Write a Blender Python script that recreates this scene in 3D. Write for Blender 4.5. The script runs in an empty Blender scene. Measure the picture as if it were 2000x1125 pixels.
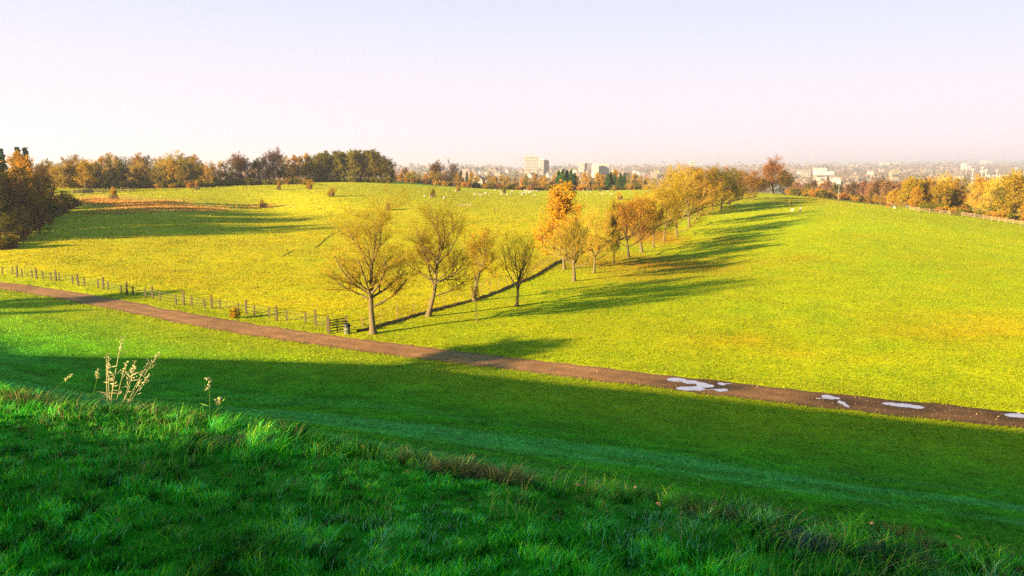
import bpy, math, random
import numpy as np
from mathutils import Vector, Matrix
sc = bpy.context.scene
COL = sc.collection
RNG = np.random.default_rng(7)
random.seed(7)
EYE = 14.0
F = 1600.0
PITCH = math.atan(232.5 / F)
CA, SA = math.cos(PITCH), math.sin(PITCH)
SUN_AZ = math.radians(37.0)          # direction the light travels, from +X towards +Y
SUN_EL = math.radians(12.7)
SX, SY = math.cos(SUN_AZ), math.sin(SUN_AZ)
TE = math.tan(SUN_EL)

# ------------------------------------------------------------------ camera maths
def ray(u, v):
    dy = (562.5 - v) / F
    return np.array([(u - 1000) / F, CA + dy * SA, -SA + dy * CA])

def project(x, y, z):
    yy = np.asarray(y, float); zz = np.asarray(z, float) - EYE
    dep = np.maximum(yy * CA - zz * SA, 0.5)
    up = yy * SA + zz * CA
    return 1000 + F * np.asarray(x) / dep, 562.5 - F * up / dep

# ------------------------------------------------------------------ value noise
def _hash(ix, iy, seed):
    n = (ix.astype(np.int64) * 374761393 + iy.astype(np.int64) * 668265263 + seed * 982451653) & 0x7fffffff
    n = ((n ^ (n >> 13)) * 1274126177) & 0x7fffffff
    n = (n ^ (n >> 16)) & 0xffff
    return n / 65535.0

def vnoise(x, y, s, seed=1):
    x = np.asarray(x, float) / s; y = np.asarray(y, float) / s
    ix = np.floor(x); iy = np.floor(y); fx = x - ix; fy = y - iy
    fx = fx * fx * (3 - 2 * fx); fy = fy * fy * (3 - 2 * fy)
    a = _hash(ix, iy, seed); b = _hash(ix + 1, iy, seed); c = _hash(ix, iy + 1, seed); d = _hash(ix + 1, iy + 1, seed)
    return (a * (1 - fx) + b * fx) * (1 - fy) + (c * (1 - fx) + d * fx) * fy

def fnoise(x, y, s, seed=1, o=3):
    t = 0; w = 0; a = 1.0
    for k in range(o):
        t = t + a * vnoise(x, y, s / 2 ** k, seed + 11 * k); w += a; a *= .5
    return t / w

def sstep(a, b, x):
    t = np.clip((np.asarray(x, float) - a) / (b - a), 0, 1)
    return t * t * (3 - 2 * t)

# ------------------------------------------------------------------ terrain
PATHPX = [(-1500, 480), (-900, 500), (-400, 522), (-150, 542), (0, 555), (150, 579), (300, 609), (500, 646), (640, 665), (800, 686), (1000, 710), (1200, 733), (1400, 758), (1600, 780), (1800, 801), (2000, 822), (2400, 862), (3200, 925)]
def _flat(u, v):
    r = ray(u, v); t = -EYE / r[2]
    return r[0] * t, r[1] * t
PW = np.array([_flat(*p) for p in PATHPX])
_px = np.linspace(-420, 420, 2400)
_o = np.argsort(PW[:, 0])
_py = np.interp(_px, PW[_o, 0], PW[_o, 1])
sl0 = (PW[_o][1, 1] - PW[_o][0, 1]) / (PW[_o][1, 0] - PW[_o][0, 0])
_py = np.where(_px < PW[_o][0, 0], PW[_o][0, 1] + (_px - PW[_o][0, 0]) * sl0, _py)
sl1 = -0.35
_py = np.where(_px > PW[_o][-1, 0], PW[_o][-1, 1] + (_px - PW[_o][-1, 0]) * sl1, _py)
_k = np.exp(-0.5 * (np.arange(-40, 41) / 13.0) ** 2); _k /= _k.sum()
_py = np.convolve(np.pad(_py, 40, mode='edge'), _k, 'valid')
_ps = np.gradient(_py, _px)
def yp(x): return np.interp(x, _px, _py)
def qof(x, y):
    s = np.interp(x, _px, _ps)
    return (np.interp(x, _px, _py) - y) / np.sqrt(1 + s * s)
_pq = np.array([(-900, 0), (3, 0), (8, .3), (14, 1.1), (18, 2.0), (25, 4.0), (30, 5.4), (34, 6.7), (38.6, 8.15), (41.2, 9.15), (43, 9.95), (44.8, 10.85), (46, 11.5), (46.9, 11.85), (48.5, 12.0), (50.3, 12.12), (53, 12.4), (60, 13.8), (68, 17.0), (90, 25), (130, 25), (200, 10), (400, 0), (900, 0)])
_qq = np.arange(-20, 420, .1)
_qz = np.interp(_qq, _pq[:, 0], _pq[:, 1])
_k2 = np.exp(-0.5 * (np.arange(-20, 21) / 3.5) ** 2); _k2 /= _k2.sum()
_qz = np.convolve(np.pad(_qz, 20, mode='edge'), _k2, 'valid')
def prof(q): return np.interp(q, _qq, _qz)

CP = [(-600, 150, 0), (0, 101, 0), (300, 81, 0), (640, 67, 0), (1000, 59, 0), (1400, 52.5, 0), (2000, 46, 0), (2600, 42, 0),
      (-600, 40, 0), (300, 40, 0), (1000, 40, 0), (2000, 36, 0), (2600, 36, 0),
      (0, 125, 1.2), (100, 112, .7), (-600, 200, 4), (0, 170, 2.5), (150, 170, 3.0), (250, 190, 4.0), (100, 230, 6.5), (300, 300, 7.0), (-400, 300, 8),
      (400, 150, .9), (400, 205, 4.0), (600, 170, 1.2), (600, 100, .2), (515, 228, 3.4), (385, 262, 7.2), (545, 280, 7.3), (645, 243, 6.1), (605, 400, 7.9),
      (700, 400, 8.6), (750, 420, 8.2), (300, 400, 7), (100, 400, 8), (760, 215, 3.5), (845, 262, 5.4), (900, 180, .8), (900, 330, 5.2), (900, 420, 5.0),
      (800, 80, .1), (1100, 400, 3.5), (1000, 130, .1), (1000, 230, 2.6), (1100, 330, 3.9), (1200, 260, 2.6), (1300, 200, 1.5), (1240, 400, 4.0),
      (1370, 230, 1.8), (1500, 370, 3.3), (1563, 200, 3.3), (1500, 165, 1.6), (1560, 300, 3.2), (1700, 260, 2.6), (1780, 262, 1.6), (1900, 225, .6), (2000, 205, 0),
      (2300, 190, -.5), (2000, 130, .3), (2000, 80, 0), (1500, 110, .2), (2400, 100, 0), (1700, 160, 1.5), (1800, 180, 1.2), (1200, 110, .1),
      (1900, 300, -3), (2100, 300, -3), (1750, 400, -4), (1560, 480, -1), (1300, 500, 0), (1000, 560, -2), (800, 560, 2), (600, 600, 4), (300, 600, 4), (0, 600, 5), (-500, 600, 6),
      (-500, 1000, 3), (500, 1000, 1), (1000, 1000, -3), (1500, 900, -8), (2000, 900, -10), (2500, 900, -10),
      (-500, 2000, 5), (500, 2000, 4), (1000, 1700, 2), (1300, 2500, 5), (1500, 2000, -4), (2000, 2000, -5), (2500, 2000, -5),
      (2000, 4000, 10), (1500, 4000, 10), (1000, 4000, 8), (0, 4000, 9), (2000, 7000, 52), (1650, 7000, 42), (1400, 7000, 26), (1000, 7000, 11), (0, 7000, 10), (2500, 7000, 60),
      (2000, 11500, 88), (1500, 11500, 50), (1000, 11500, 20), (0, 11500, 15), (2500, 11500, 90)]
CP = np.array(CP, float)
_A = np.stack([(CP[:, 0] - 1000) / 400, 2 * np.log(CP[:, 1])], 1)
def _phi(r2): return 0.5 * r2 * np.log(r2 + 1e-9)
_n = len(CP)
_D2 = ((_A[:, None] - _A[None]) ** 2).sum(-1)
_M = np.zeros((_n + 3, _n + 3)); _M[:_n, :_n] = _phi(_D2) + np.eye(_n) * 0.01
_M[:_n, _n] = 1; _M[:_n, _n + 1:] = _A; _M[_n, :_n] = 1; _M[_n + 1:, :_n] = _A.T
_W = np.linalg.solve(_M, np.concatenate([CP[:, 2], np.zeros(3)]))
def far(x, y):
    yy = np.clip(y, 38, 11500)
    a = np.clip(np.asarray(x) / yy * 4, -5, 5); w = 2 * np.log(yy)
    sh = a.shape; a = a.ravel(); w = w.ravel()
    out = np.empty(len(a))
    for i in range(0, len(a), 20000):
        aa = a[i:i + 20000]; ww = w[i:i + 20000]
        d = (aa[:, None] - _A[None, :, 0]) ** 2 + (ww[:, None] - _A[None, :, 1]) ** 2
        out[i:i + 20000] = _phi(d) @ _W[:_n] + _W[_n] + aa * _W[_n + 1] + ww * _W[_n + 2]
    return out.reshape(sh)

def h0(x, y):
    x = np.asarray(x, float); y = np.asarray(y, float)
    q = qof(x, y)
    z = far(x, y) * sstep(3, -12, q)
    z = z + prof(q) - 1.35 * np.exp(-((q - 22) / 9.0) ** 2) * sstep(-4, -20, x)
    offp = 1 - np.exp(-(q / 3.2) ** 4)
    und = (fnoise(x, y, 30, 5, 3) - .5) * .5 * sstep(900, 300, y) + (fnoise(x, y, 4, 9, 3) - .5) * .16 * sstep(500, 150, y)
    z = z + und * offp * (1 - .6 * sstep(42, 47, q))
    return z - .07 * np.exp(-(q / 1.72) ** 8)

SHADEPX = [(0, 693), (300, 699), (560, 706), (720, 711), (830, 716), (920, 728), (1000, 737), (1150, 753), (1300, 766), (1450, 780), (1600, 797), (1800, 822), (2000, 842), (2500, 895)]
_cache = {}
def hit(u, v, fn=h0):
    r = ray(u, v)
    Y = np.exp(np.linspace(math.log(2.0), math.log(9000), 2600))
    t = Y / r[1]
    z = fn(r[0] * t, Y)
    d = EYE + r[2] * t - z
    i = np.argmax(d <= 0)
    if d[i] > 0: i = len(Y) - 1
    if i == 0: a = 0
    else: a = d[i - 1] / (d[i - 1] - d[i] + 1e-12)
    Yh = Y[i - 1] + (Y[i] - Y[i - 1]) * a if i else Y[0]
    X = r[0] * Yh / r[1]
    return float(X), float(Yh), float(EYE + r[2] * Yh / r[1])
_E = []
for p in SHADEPX:
    # skip the foreground lip: look only beyond 15 m
    r = ray(*p); Y = np.linspace(18, 140, 1500); t = Y / r[1]
    d = EYE + r[2] * t - h0(r[0] * t, Y); i = int(np.argmax(d <= 0)); _E.append((r[0] * t[i], Y[i], h0(r[0] * t[i], Y[i])))
_q0 = float(qof(np.array(_E[0][0]), np.array(_E[0][1])))
for _x in (-48., -62., -80., -105., -140., -180.):
    _s = float(np.interp(_x, _px, _ps)); _y = float(yp(_x)) - _q0 * .9 * math.sqrt(1 + _s * _s)
    _E.append((_x, _y, float(h0(_x, _y))))
_E = np.array(_E)
_Er = _E[:, 0] * SX + _E[:, 1] * SY; _Ec = -_E[:, 0] * SY + _E[:, 1] * SX
_i = np.argsort(_Ec); _Er = _Er[_i]; _Ec = _Ec[_i]; _Ez = _E[_i, 2]
_sl = (_Er[3] - _Er[0]) / (_Ec[3] - _Ec[0])
def shade_surface(x, y):
    r = x * SX + y * SY; c = -x * SY + y * SX
    re = np.interp(c, _Ec, _Er) + np.where(c < _Ec[0], (c - _Ec[0]) * _sl, 0)
    ze = np.interp(c, _Ec, _Ez)
    return ze + (re - r) * TE + .32 * sstep(9.8, 4.5, c)
def h(x, y):
    x = np.asarray(x, float); y = np.asarray(y, float)
    z = h0(x, y); q = qof(x, y)
    zs = shade_surface(x, y)
    return np.where((q > 22) & (z > zs), zs, z)
def hitnear(u, v):
    r = ray(u, v); Y = np.linspace(1.8, 10.5, 900); t = Y / r[1]; z = h(r[0] * t, Y); gap = EYE + r[2] * t - z
    i = int(np.argmax(gap <= .0)) if (gap <= 0).any() else int(np.argmin(gap / Y))
    return float(r[0] * t[i]), float(Y[i]), float(z[i])
def at(u, D):
    x = (u - 1000) / F * D * 1.0 * (1 / ray(u, 360)[1])
    return x, D, float(h(x, D))
def ztop(v, D):
    r = ray(1000, v); return EYE + r[2] * D / r[1]

# ------------------------------------------------------------------ mesh helpers
def mesh_np(name, V, quads=None, tris=None, mats=(), parent=None, midx=None, smooth=False, cols=None, link=True):
    me = bpy.data.meshes.new(name)
    V = np.asarray(V, np.float32)
    nq = 0 if quads is None else len(quads); nt = 0 if tris is None else len(tris)
    me.vertices.add(len(V)); me.vertices.foreach_set('co', V.ravel())
    li = []; tot = []
    if nq: li.append(np.asarray(quads, np.int32).ravel()); tot.append(np.full(nq, 4, np.int32))
    if nt: li.append(np.asarray(tris, np.int32).ravel()); tot.append(np.full(nt, 3, np.int32))
    li = np.concatenate(li); tot = np.concatenate(tot)
    me.loops.add(len(li)); me.loops.foreach_set('vertex_index', li)
    me.polygons.add(nq + nt)
    me.polygons.foreach_set('loop_start', np.concatenate([[0], np.cumsum(tot)[:-1]]).astype(np.int32))
    me.polygons.foreach_set('loop_total', tot)
    for m in mats: me.materials.append(m)
    if midx is not None: me.polygons.foreach_set('material_index', np.asarray(midx, np.int32))
    me.polygons.foreach_set('use_smooth', np.full(nq + nt, bool(smooth)))
    if cols is not None:
        a = me.color_attributes.new('tint', 'FLOAT_COLOR', 'POINT')
        c = np.ones((len(V), 4), np.float32); c[:, :cols.shape[1]] = cols
        a.data.foreach_set('color', c.ravel())
    me.update(calc_edges=True)
    if not link: return me
    o = bpy.data.objects.new(name, me); COL.objects.link(o)
    if parent is not None: o.parent = parent
    return o

class MB:
    """collects pieces of one part"""
    def __init__(s): s.v = []; s.q = []; s.t = []; s.n = 0
    def add(s, V, q=None, t=None):
        V = np.asarray(V, float)
        if q is not None: s.q.append(np.asarray(q) + s.n)
        if t is not None: s.t.append(np.asarray(t) + s.n)
        s.v.append(V); s.n += len(V)
    def box(s, c, d, rz=0, taper=1.0):
        x, y, z = d[0] / 2, d[1] / 2, d[2] / 2
        V = np.array([(-x, -y, -z), (x, -y, -z), (x, y, -z), (-x, y, -z), (-x * taper, -y * taper, z), (x * taper, -y * taper, z), (x * taper, y * taper, z), (-x * taper, y * taper, z)])
        co, si = math.cos(rz), math.sin(rz)
        V = V @ np.array([[co, si, 0], [-si, co, 0], [0, 0, 1]]) + np.array(c)
        s.add(V, [(0, 3, 2, 1), (4, 5, 6, 7), (0, 1, 5, 4), (1, 2, 6, 5), (2, 3, 7, 6), (3, 0, 4, 7)])
    def tubes(s, P0, P1, R0, R1, k=4):
        V, q = tube_arrays(P0, P1, R0, R1, k); s.add(V, q)
    def bar(s, a, b, w, hh):
        a = np.array(a, float); b = np.array(b, float); d = b - a; L = np.linalg.norm(d); d /= L
        sd = np.cross(d, (0, 0, 1)); sd /= max(np.linalg.norm(sd), 1e-6); up = np.cross(sd, d)
        V = [e + i * sd * w / 2 + j * up * hh / 2 for e in (a, b) for i, j in ((-1, -1), (1, -1), (1, 1), (-1, 1))]
        s.add(V, [(0, 1, 2, 3), (7, 6, 5, 4), (0, 4, 5, 1), (1, 5, 6, 2), (2, 6, 7, 3), (3, 7, 4, 0)])
    def build(s, name, mat, parent=None, smooth=False):
        return mesh_np(name, np.concatenate(s.v), np.concatenate(s.q) if s.q else None, np.concatenate(s.t) if s.t else None, (mat,), parent, smooth=smooth)

def tube_arrays(P0, P1, R0, R1, k=4):
    P0 = np.asarray(P0, float); P1 = np.asarray(P1, float); R0 = np.asarray(R0, float); R1 = np.asarray(R1, float)
    d = P1 - P0; d = d / np.maximum(np.linalg.norm(d, axis=1, keepdims=True), 1e-9)
    ref = np.where(np.abs(d[:, 2:3]) > .9, np.array([[1., 0, 0]]), np.array([[0, 0, 1.]]))
    a = np.cross(d, ref); a /= np.maximum(np.linalg.norm(a, axis=1, keepdims=True), 1e-9); b = np.cross(d, a)
    th = np.arange(k) * 2 * math.pi / k
    ring = a[:, None] * np.cos(th)[None, :, None] + b[:, None] * np.sin(th)[None, :, None]
    V = np.concatenate([P0[:, None] + ring * R0[:, None, None], P1[:, None] + ring * R1[:, None, None]], 1)
    n = len(P0); base = (np.arange(n) * 2 * k)[:, None, None]
    i = np.arange(k); j = (i + 1) % k
    q = np.stack([i, j, j + k, i + k], 1)[None] + base
    return V.reshape(-1, 3), q.reshape(-1, 4)

def tag(o, label=None, cat=None, group=None, kind=None):
    if label: o['label'] = label
    if cat: o['category'] = cat
    if group: o['group'] = group
    if kind: o['kind'] = kind
    return o
def empty(name, loc, rz=0, label=None, cat=None, group=None):
    o = bpy.data.objects.new(name, None); COL.objects.link(o)
    o.location = loc; o.rotation_euler = (0, 0, rz); o.empty_display_size = .3
    return tag(o, label, cat, group)
def copy_tree(o, parent=None):
    c = o.copy(); COL.objects.link(c); c.parent = parent
    for ch in list(o.children): copy_tree(ch, c)
    return c

# ------------------------------------------------------------------ materials
def new_mat(name):
    m = bpy.data.materials.new(name); m.use_nodes = True
    nt = m.node_tree; b = nt.nodes['Principled BSDF']
    return m, nt, b
def N(nt, t, **k):
    n = nt.nodes.new(t)
    for a, v in k.items(): setattr(n, a, v)
    return n
def mixc(nt, blend, fac, a, b):
    n = N(nt, 'ShaderNodeMix', data_type='RGBA', blend_type=blend)
    for s, v in ((0, fac), (6, a), (7, b)):
        if hasattr(v, 'links') or isinstance(v, bpy.types.NodeSocket): nt.links.new(v, n.inputs[s])
        else: n.inputs[s].default_value = v if s == 0 else (*v, 1)
    return n.outputs[2]
def noise(nt, scale, detail=4, rough=.6, vec=None, dist=0):
    n = N(nt, 'ShaderNodeTexNoise'); n.inputs['Scale'].default_value = scale; n.inputs['Detail'].default_value = detail
    n.inputs['Roughness'].default_value = rough; n.inputs['Distortion'].default_value = dist
    if vec is not None: nt.links.new(vec, n.inputs['Vector'])
    return n.outputs['Fac']
def ramp(nt, fac, stops):
    n = N(nt, 'ShaderNodeValToRGB'); el = n.color_ramp.elements
    while len(el) > 1: el.remove(el[-1])
    el[0].position = stops[0][0]; c = stops[0][1]; el[0].color = (*c, 1) if len(c) == 3 else c
    for p, c in stops[1:]:
        e = el.new(p); e.color = (*c, 1) if len(c) == 3 else c
    nt.links.new(fac, n.inputs[0]); return n.outputs[0]
def bump(nt, bsdf, hgt, strength, dist):
    n = N(nt, 'ShaderNodeBump'); n.inputs['Strength'].default_value = strength; n.inputs['Distance'].default_value = dist
    nt.links.new(hgt, n.inputs['Height']); nt.links.new(n.outputs[0], bsdf.inputs['Normal'])

def simple(name, col, var=.25, scale=6, rough=.85, bmp=.3, bd=.02, objvar=0, spec=.25):
    m, nt, b = new_mat(name)
    tc = N(nt, 'ShaderNodeTexCoord').outputs['Object']
    f = noise(nt, scale, 5, .6, tc)
    c = ramp(nt, f, [(.3, tuple(x * (1 - var) for x in col)), (.7, tuple(min(1, x * (1 + var)) for x in col))])
    if objvar:
        oi = N(nt, 'ShaderNodeObjectInfo').outputs['Random']
        hs = N(nt, 'ShaderNodeHueSaturation')
        mr = N(nt, 'ShaderNodeMapRange'); nt.links.new(oi, mr.inputs[0]); mr.inputs[3].default_value = .5 - .035 * objvar; mr.inputs[4].default_value = .5 + .03 * objvar
        nt.links.new(mr.outputs[0], hs.inputs['Hue'])
        w = N(nt, 'ShaderNodeMath', operation='FRACT'); mm = N(nt, 'ShaderNodeMath', operation='MULTIPLY'); mm.inputs[1].default_value = 7.31
        nt.links.new(oi, mm.inputs[0]); nt.links.new(mm.outputs[0], w.inputs[0])
        mv = N(nt, 'ShaderNodeMapRange'); nt.links.new(w.outputs[0], mv.inputs[0]); mv.inputs[3].default_value = 1 - .35 * objvar; mv.inputs[4].default_value = 1 + .3 * objvar
        nt.links.new(mv.outputs[0], hs.inputs['Value']); nt.links.new(c, hs.inputs['Color']); c = hs.outputs[0]
    nt.links.new(c, b.inputs['Base Color'])
    b.inputs['Roughness'].default_value = rough; b.inputs['Specular IOR Level'].default_value = spec
    if bmp: bump(nt, b, f, bmp, bd)
    return m

def leafy(name, col, col2, trans=.35, objvar=0.6):
    m, nt, b = new_mat(name)
    g = N(nt, 'ShaderNodeNewGeometry')
    f = g.outputs['Random Per Island']
    c = ramp(nt, f, [(0, col), (1, col2)])
    oi = N(nt, 'ShaderNodeObjectInfo').outputs['Random']
    hs = N(nt, 'ShaderNodeHueSaturation')
    mr = N(nt, 'ShaderNodeMapRange'); nt.links.new(oi, mr.inputs[0]); mr.inputs[3].default_value = .5 - .025 * objvar; mr.inputs[4].default_value = .5 + .025 * objvar
    nt.links.new(mr.outputs[0], hs.inputs['Hue'])
    mm = N(nt, 'ShaderNodeMath', operation='MULTIPLY'); mm.inputs[1].default_value = 9.7; w = N(nt, 'ShaderNodeMath', operation='FRACT')
    nt.links.new(oi, mm.inputs[0]); nt.links.new(mm.outputs[0], w.inputs[0])
    mv = N(nt, 'ShaderNodeMapRange'); nt.links.new(w.outputs[0], mv.inputs[0]); mv.inputs[3].default_value = 1 - .3 * objvar; mv.inputs[4].default_value = 1 + .3 * objvar
    nt.links.new(mv.outputs[0], hs.inputs['Value']); nt.links.new(c, hs.inputs['Color']); c = hs.outputs[0]
    out = nt.nodes['Material Output']; nt.nodes.remove(b)
    d = N(nt, 'ShaderNodeBsdfDiffuse'); t = N(nt, 'ShaderNodeBsdfTranslucent'); mx = N(nt, 'ShaderNodeMixShader'); mx.inputs[0].default_value = trans
    nt.links.new(c, d.inputs[0]); nt.links.new(c, t.inputs[0]); nt.links.new(d.outputs[0], mx.inputs[1]); nt.links.new(t.outputs[0], mx.inputs[2]); nt.links.new(mx.outputs[0], out.inputs[0])
    return m

def ground_mat():
    m, nt, b = new_mat('turf')
    at_ = N(nt, 'ShaderNodeAttribute', attribute_name='tint').outputs['Color']
    tc = N(nt, 'ShaderNodeTexCoord').outputs['Object']
    f1 = noise(nt, 2.2, 8, .75, tc); f2 = noise(nt, .35, 5, .65, tc); f3 = noise(nt, 9, 5, .8, tc)
    c = mixc(nt, 'MULTIPLY', 1, at_, ramp(nt, f1, [(.28, (.35, .5, .4)), (.5, (.95, 1, .9)), (.72, (1.5, 1.35, 1.4))]))
    c = mixc(nt, 'MULTIPLY', .75, c, ramp(nt, f2, [(.3, (.66, .80, .7)), (.7, (1.25, 1.15, 1.1))]))
    c = mixc(nt, 'MULTIPLY', .8, c, ramp(nt, f3, [(.3, (.55, .66, .5)), (.55, (1.05, 1.05, 1)), (.75, (1.3, 1.25, 1.3))]))
    nt.links.new(c, b.inputs['Base Color']); b.inputs['Roughness'].default_value = 1; b.inputs['Specular IOR Level'].default_value = .05
    ad = N(nt, 'ShaderNodeMath', operation='ADD'); nt.links.new(f1, ad.inputs[0]); nt.links.new(f3, ad.inputs[1])
    bump(nt, b, ad.outputs[0], .55, .10)
    return m
def blade_mat():
    m, nt, b = new_mat('grass_blades')
    c = N(nt, 'ShaderNodeAttribute', attribute_name='tint').outputs['Color']
    out = nt.nodes['Material Output']
    t = N(nt, 'ShaderNodeBsdfTranslucent'); mx = N(nt, 'ShaderNodeMixShader'); mx.inputs[0].default_value = .35
    nt.links.new(c, b.inputs['Base Color']); b.inputs['Roughness'].default_value = .5; b.inputs['Specular IOR Level'].default_value = .14
    nt.links.new(c, t.inputs[0]); nt.links.new(b.outputs[0], mx.inputs[1]); nt.links.new(t.outputs[0], mx.inputs[2]); nt.links.new(mx.outputs[0], out.inputs[0])
    return m
def path_mat():
    m, nt, b = new_mat('gravel')
    at_ = N(nt, 'ShaderNodeAttribute', attribute_name='tint').outputs['Color']
    tc = N(nt, 'ShaderNodeTexCoord').outputs['Object']
    f1 = noise(nt, 12, 8, .8, tc); f2 = noise(nt, .8, 5, .65, tc)
    c = mixc(nt, 'MULTIPLY', 1, at_, ramp(nt, f1, [(.3, (.55, .5, .5)), (.5, (1, 1, 1)), (.68, (1.45, 1.4, 1.35)), (.75, (2.2, 2.1, 2.0))]))
    c = mixc(nt, 'MULTIPLY', 1, c, ramp(nt, f2, [(.3, (.72, .7, .72)), (.7, (1.15, 1.12, 1.1))]))
    nt.links.new(c, b.inputs['Base Color']); b.inputs['Roughness'].default_value = .9; b.inputs['Specular IOR Level'].default_value = .2
    bump(nt, b, f1, .5, .03)
    return m
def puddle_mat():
    m, nt, b = new_mat('puddle_sky_tinted')
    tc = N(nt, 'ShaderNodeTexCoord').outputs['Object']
    c = ramp(nt, noise(nt, 2.5, 4, .5, tc), [(.3, (.27, .245, .40)), (.7, (.36, .33, .50))])  # lavender base colour paints in the sky's reflection on the water
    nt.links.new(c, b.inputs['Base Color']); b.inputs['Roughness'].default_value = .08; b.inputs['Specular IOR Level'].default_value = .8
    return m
M = {}
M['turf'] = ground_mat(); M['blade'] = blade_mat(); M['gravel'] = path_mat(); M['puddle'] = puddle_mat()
M['bark'] = simple('bark_grey', (.105, .075, .035), .35, 14, bmp=.8, bd=.04)  # grey-brown bark of most broad-leaved trees, mottled by noise
M['bark_dark'] = simple('bark_dark', (.05, .036, .018), .35, 14, bmp=.8, bd=.04)
M['twig_gold'] = leafy('twig_gold', (.17, .10, .012), (.28, .175, .018), .1)
M['twig_olive'] = leafy('twig_olive', (.12, .08, .010), (.21, .15, .016), .1)
M['twig_pale'] = leafy('twig_pale', (.26, .155, .025), (.40, .26, .04), .1)
M['twig_rust'] = leafy('twig_rust', (.14, .065, .014), (.24, .12, .025), .1)
M['twig_dark'] = leafy('twig_dark', (.045, .026, .008), (.085, .05, .014), .1)
M['leaf_orange'] = leafy('leaf_orange', (.38, .18, .008), (.48, .29, .014))
M['leaf_gold'] = leafy('leaf_gold', (.30, .155, .008), (.38, .23, .012))
M['leaf_rust'] = leafy('leaf_rust', (.26, .115, .012), (.36, .18, .02))
M['leaf_brown'] = leafy('leaf_brown', (.10, .045, .012), (.17, .08, .02))
M['leaf_olive'] = leafy('leaf_olive', (.07, .07, .006), (.17, .14, .010))
M['leaf_pink'] = leafy('leaf_pink', (.20, .085, .05), (.30, .15, .085))
M['needle'] = leafy('needle_dark', (.006, .030, .014), (.014, .065, .028), .1)
M['needle_mid'] = leafy('needle_mid', (.012, .045, .012), (.035, .085, .017), .1)
M['wood'] = simple('weathered_wood', (.16, .10, .045), .3, 10)
M['wood_dark'] = simple('weathered_wood_dark', (.075, .05, .028), .3, 10)
M['wood_pale'] = simple('pale_timber', (.20, .14, .09), .2, 5)
M['wire'] = simple('galvanised_wire', (.14, .12, .08), .1, 5, bmp=0)

# ------------------------------------------------------------------ ground colours (what grows where)
WALLPX = [(688, 651), (730, 642), (790, 624), (870, 601), (940, 583), (1000, 559), (1050, 537), (1090, 512), (1140, 492), (1190, 476), (1240, 458), (1290, 440), (1330, 425), (1370, 408), (1420, 396), (1480, 384)]
WALL = np.array([hit(*p)[:2] for p in WALLPX])
_wo = np.argsort(WALL[:, 1])
def wall_x(y): return np.interp(y, WALL[_wo, 1], WALL[_wo, 0])
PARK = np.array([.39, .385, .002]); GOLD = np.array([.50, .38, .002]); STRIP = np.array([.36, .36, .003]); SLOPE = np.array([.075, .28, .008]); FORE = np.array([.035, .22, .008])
BRACK = np.array([.56, .37, .09]); LITTER = np.array([.42, .19, .01]); FARM = np.array([.30, .17, .10]); FROST = np.array([.12, .42, .12])
BLOBS = [ # u, v, ru, rv, colour, strength
    (190, 392, 70, 12, BRACK, .9), (300, 402, 95, 11, BRACK, 1), (390, 408, 60, 6, BRACK, .8), (520, 402, 90, 3.5, BRACK, .3), (250, 388, 50, 6, BRACK, .6),
    (1260, 458, 60, 12, LITTER, .95), (1290, 470, 50, 10, LITTER, .6), (1180, 512, 120, 18, LITTER, .55), (1330, 520, 130, 20, LITTER, .55), (1230, 545, 60, 10, LITTER, .4), (1420, 470, 40, 8, LITTER, .45),
    (1900, 640, 160, 28, np.array([.54, .32, .004]), .6), (1450, 665, 90, 15, np.array([.55, .30, .004]), .5), (1530, 690, 60, 12, np.array([.52, .30, .004]), .4), (1560, 505, 60, 10, LITTER, .3),
    (1620, 388, 90, 6, np.array([.58, .33, .004]), .7)]
def gcol(x, y, z=None):
    x = np.asarray(x, float); y = np.asarray(y, float)
    if z is None: z = h(x, y)
    q = qof(x, y); u, v = project(x, y, z)
    n1 = fnoise(x, y, 18, 31, 4)[:, None]; n2 = fnoise(x, y, 5, 41, 3)[:, None]
    left = (sstep(2.0, -2.0, x - wall_x(y)) * sstep(-1.5, -4, q))[:, None]
    c = PARK * (1 - left) + GOLD * left
    c = c * (.82 + .36 * n1) * np.array([1.0, 1, 1])
    c = c + (n2 - .5) * np.array([.10, -.02, 0])
    # field far away is greener / paler
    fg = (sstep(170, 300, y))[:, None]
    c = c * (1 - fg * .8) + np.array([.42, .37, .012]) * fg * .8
    # green verge each side of the path
    vg = np.exp(-((np.abs(q) - 3.5) / 4.5) ** 2)[:, None] * (q < 12)[:, None]
    c = c * (1 - vg * .75) + STRIP * (.8 + .4 * n2) * vg * .75
    st = sstep(0, 4, q)[:, None]; c = c * (1 - st) + STRIP * (.85 + .3 * n2) * st
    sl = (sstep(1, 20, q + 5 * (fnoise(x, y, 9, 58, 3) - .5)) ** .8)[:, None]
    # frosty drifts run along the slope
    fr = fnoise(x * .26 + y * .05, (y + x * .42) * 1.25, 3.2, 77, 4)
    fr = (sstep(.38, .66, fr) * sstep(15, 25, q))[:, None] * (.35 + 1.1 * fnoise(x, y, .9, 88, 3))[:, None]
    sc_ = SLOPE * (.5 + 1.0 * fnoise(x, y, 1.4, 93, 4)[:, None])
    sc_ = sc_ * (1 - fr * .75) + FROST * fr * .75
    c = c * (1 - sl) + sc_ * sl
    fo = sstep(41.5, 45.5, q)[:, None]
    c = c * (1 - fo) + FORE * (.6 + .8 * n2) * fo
    vis = (y > 8)
    for (bu, bv, ru, rv, bc, s) in BLOBS:
        w = np.exp(-(((u - bu) / ru) ** 2 + ((v - bv) / rv) ** 2) * 1.1) * vis * s
        w = np.clip(w * (.4 + 1.2 * n2[:, 0]), 0, 1)[:, None]
        c = c * (1 - w) + bc * w
    fa = sstep(430, 560, y)[:, None]
    c = c * (1 - fa) + (FARM * (.5 + n1)) * fa
    return np.clip(c, .001, 1)

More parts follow.
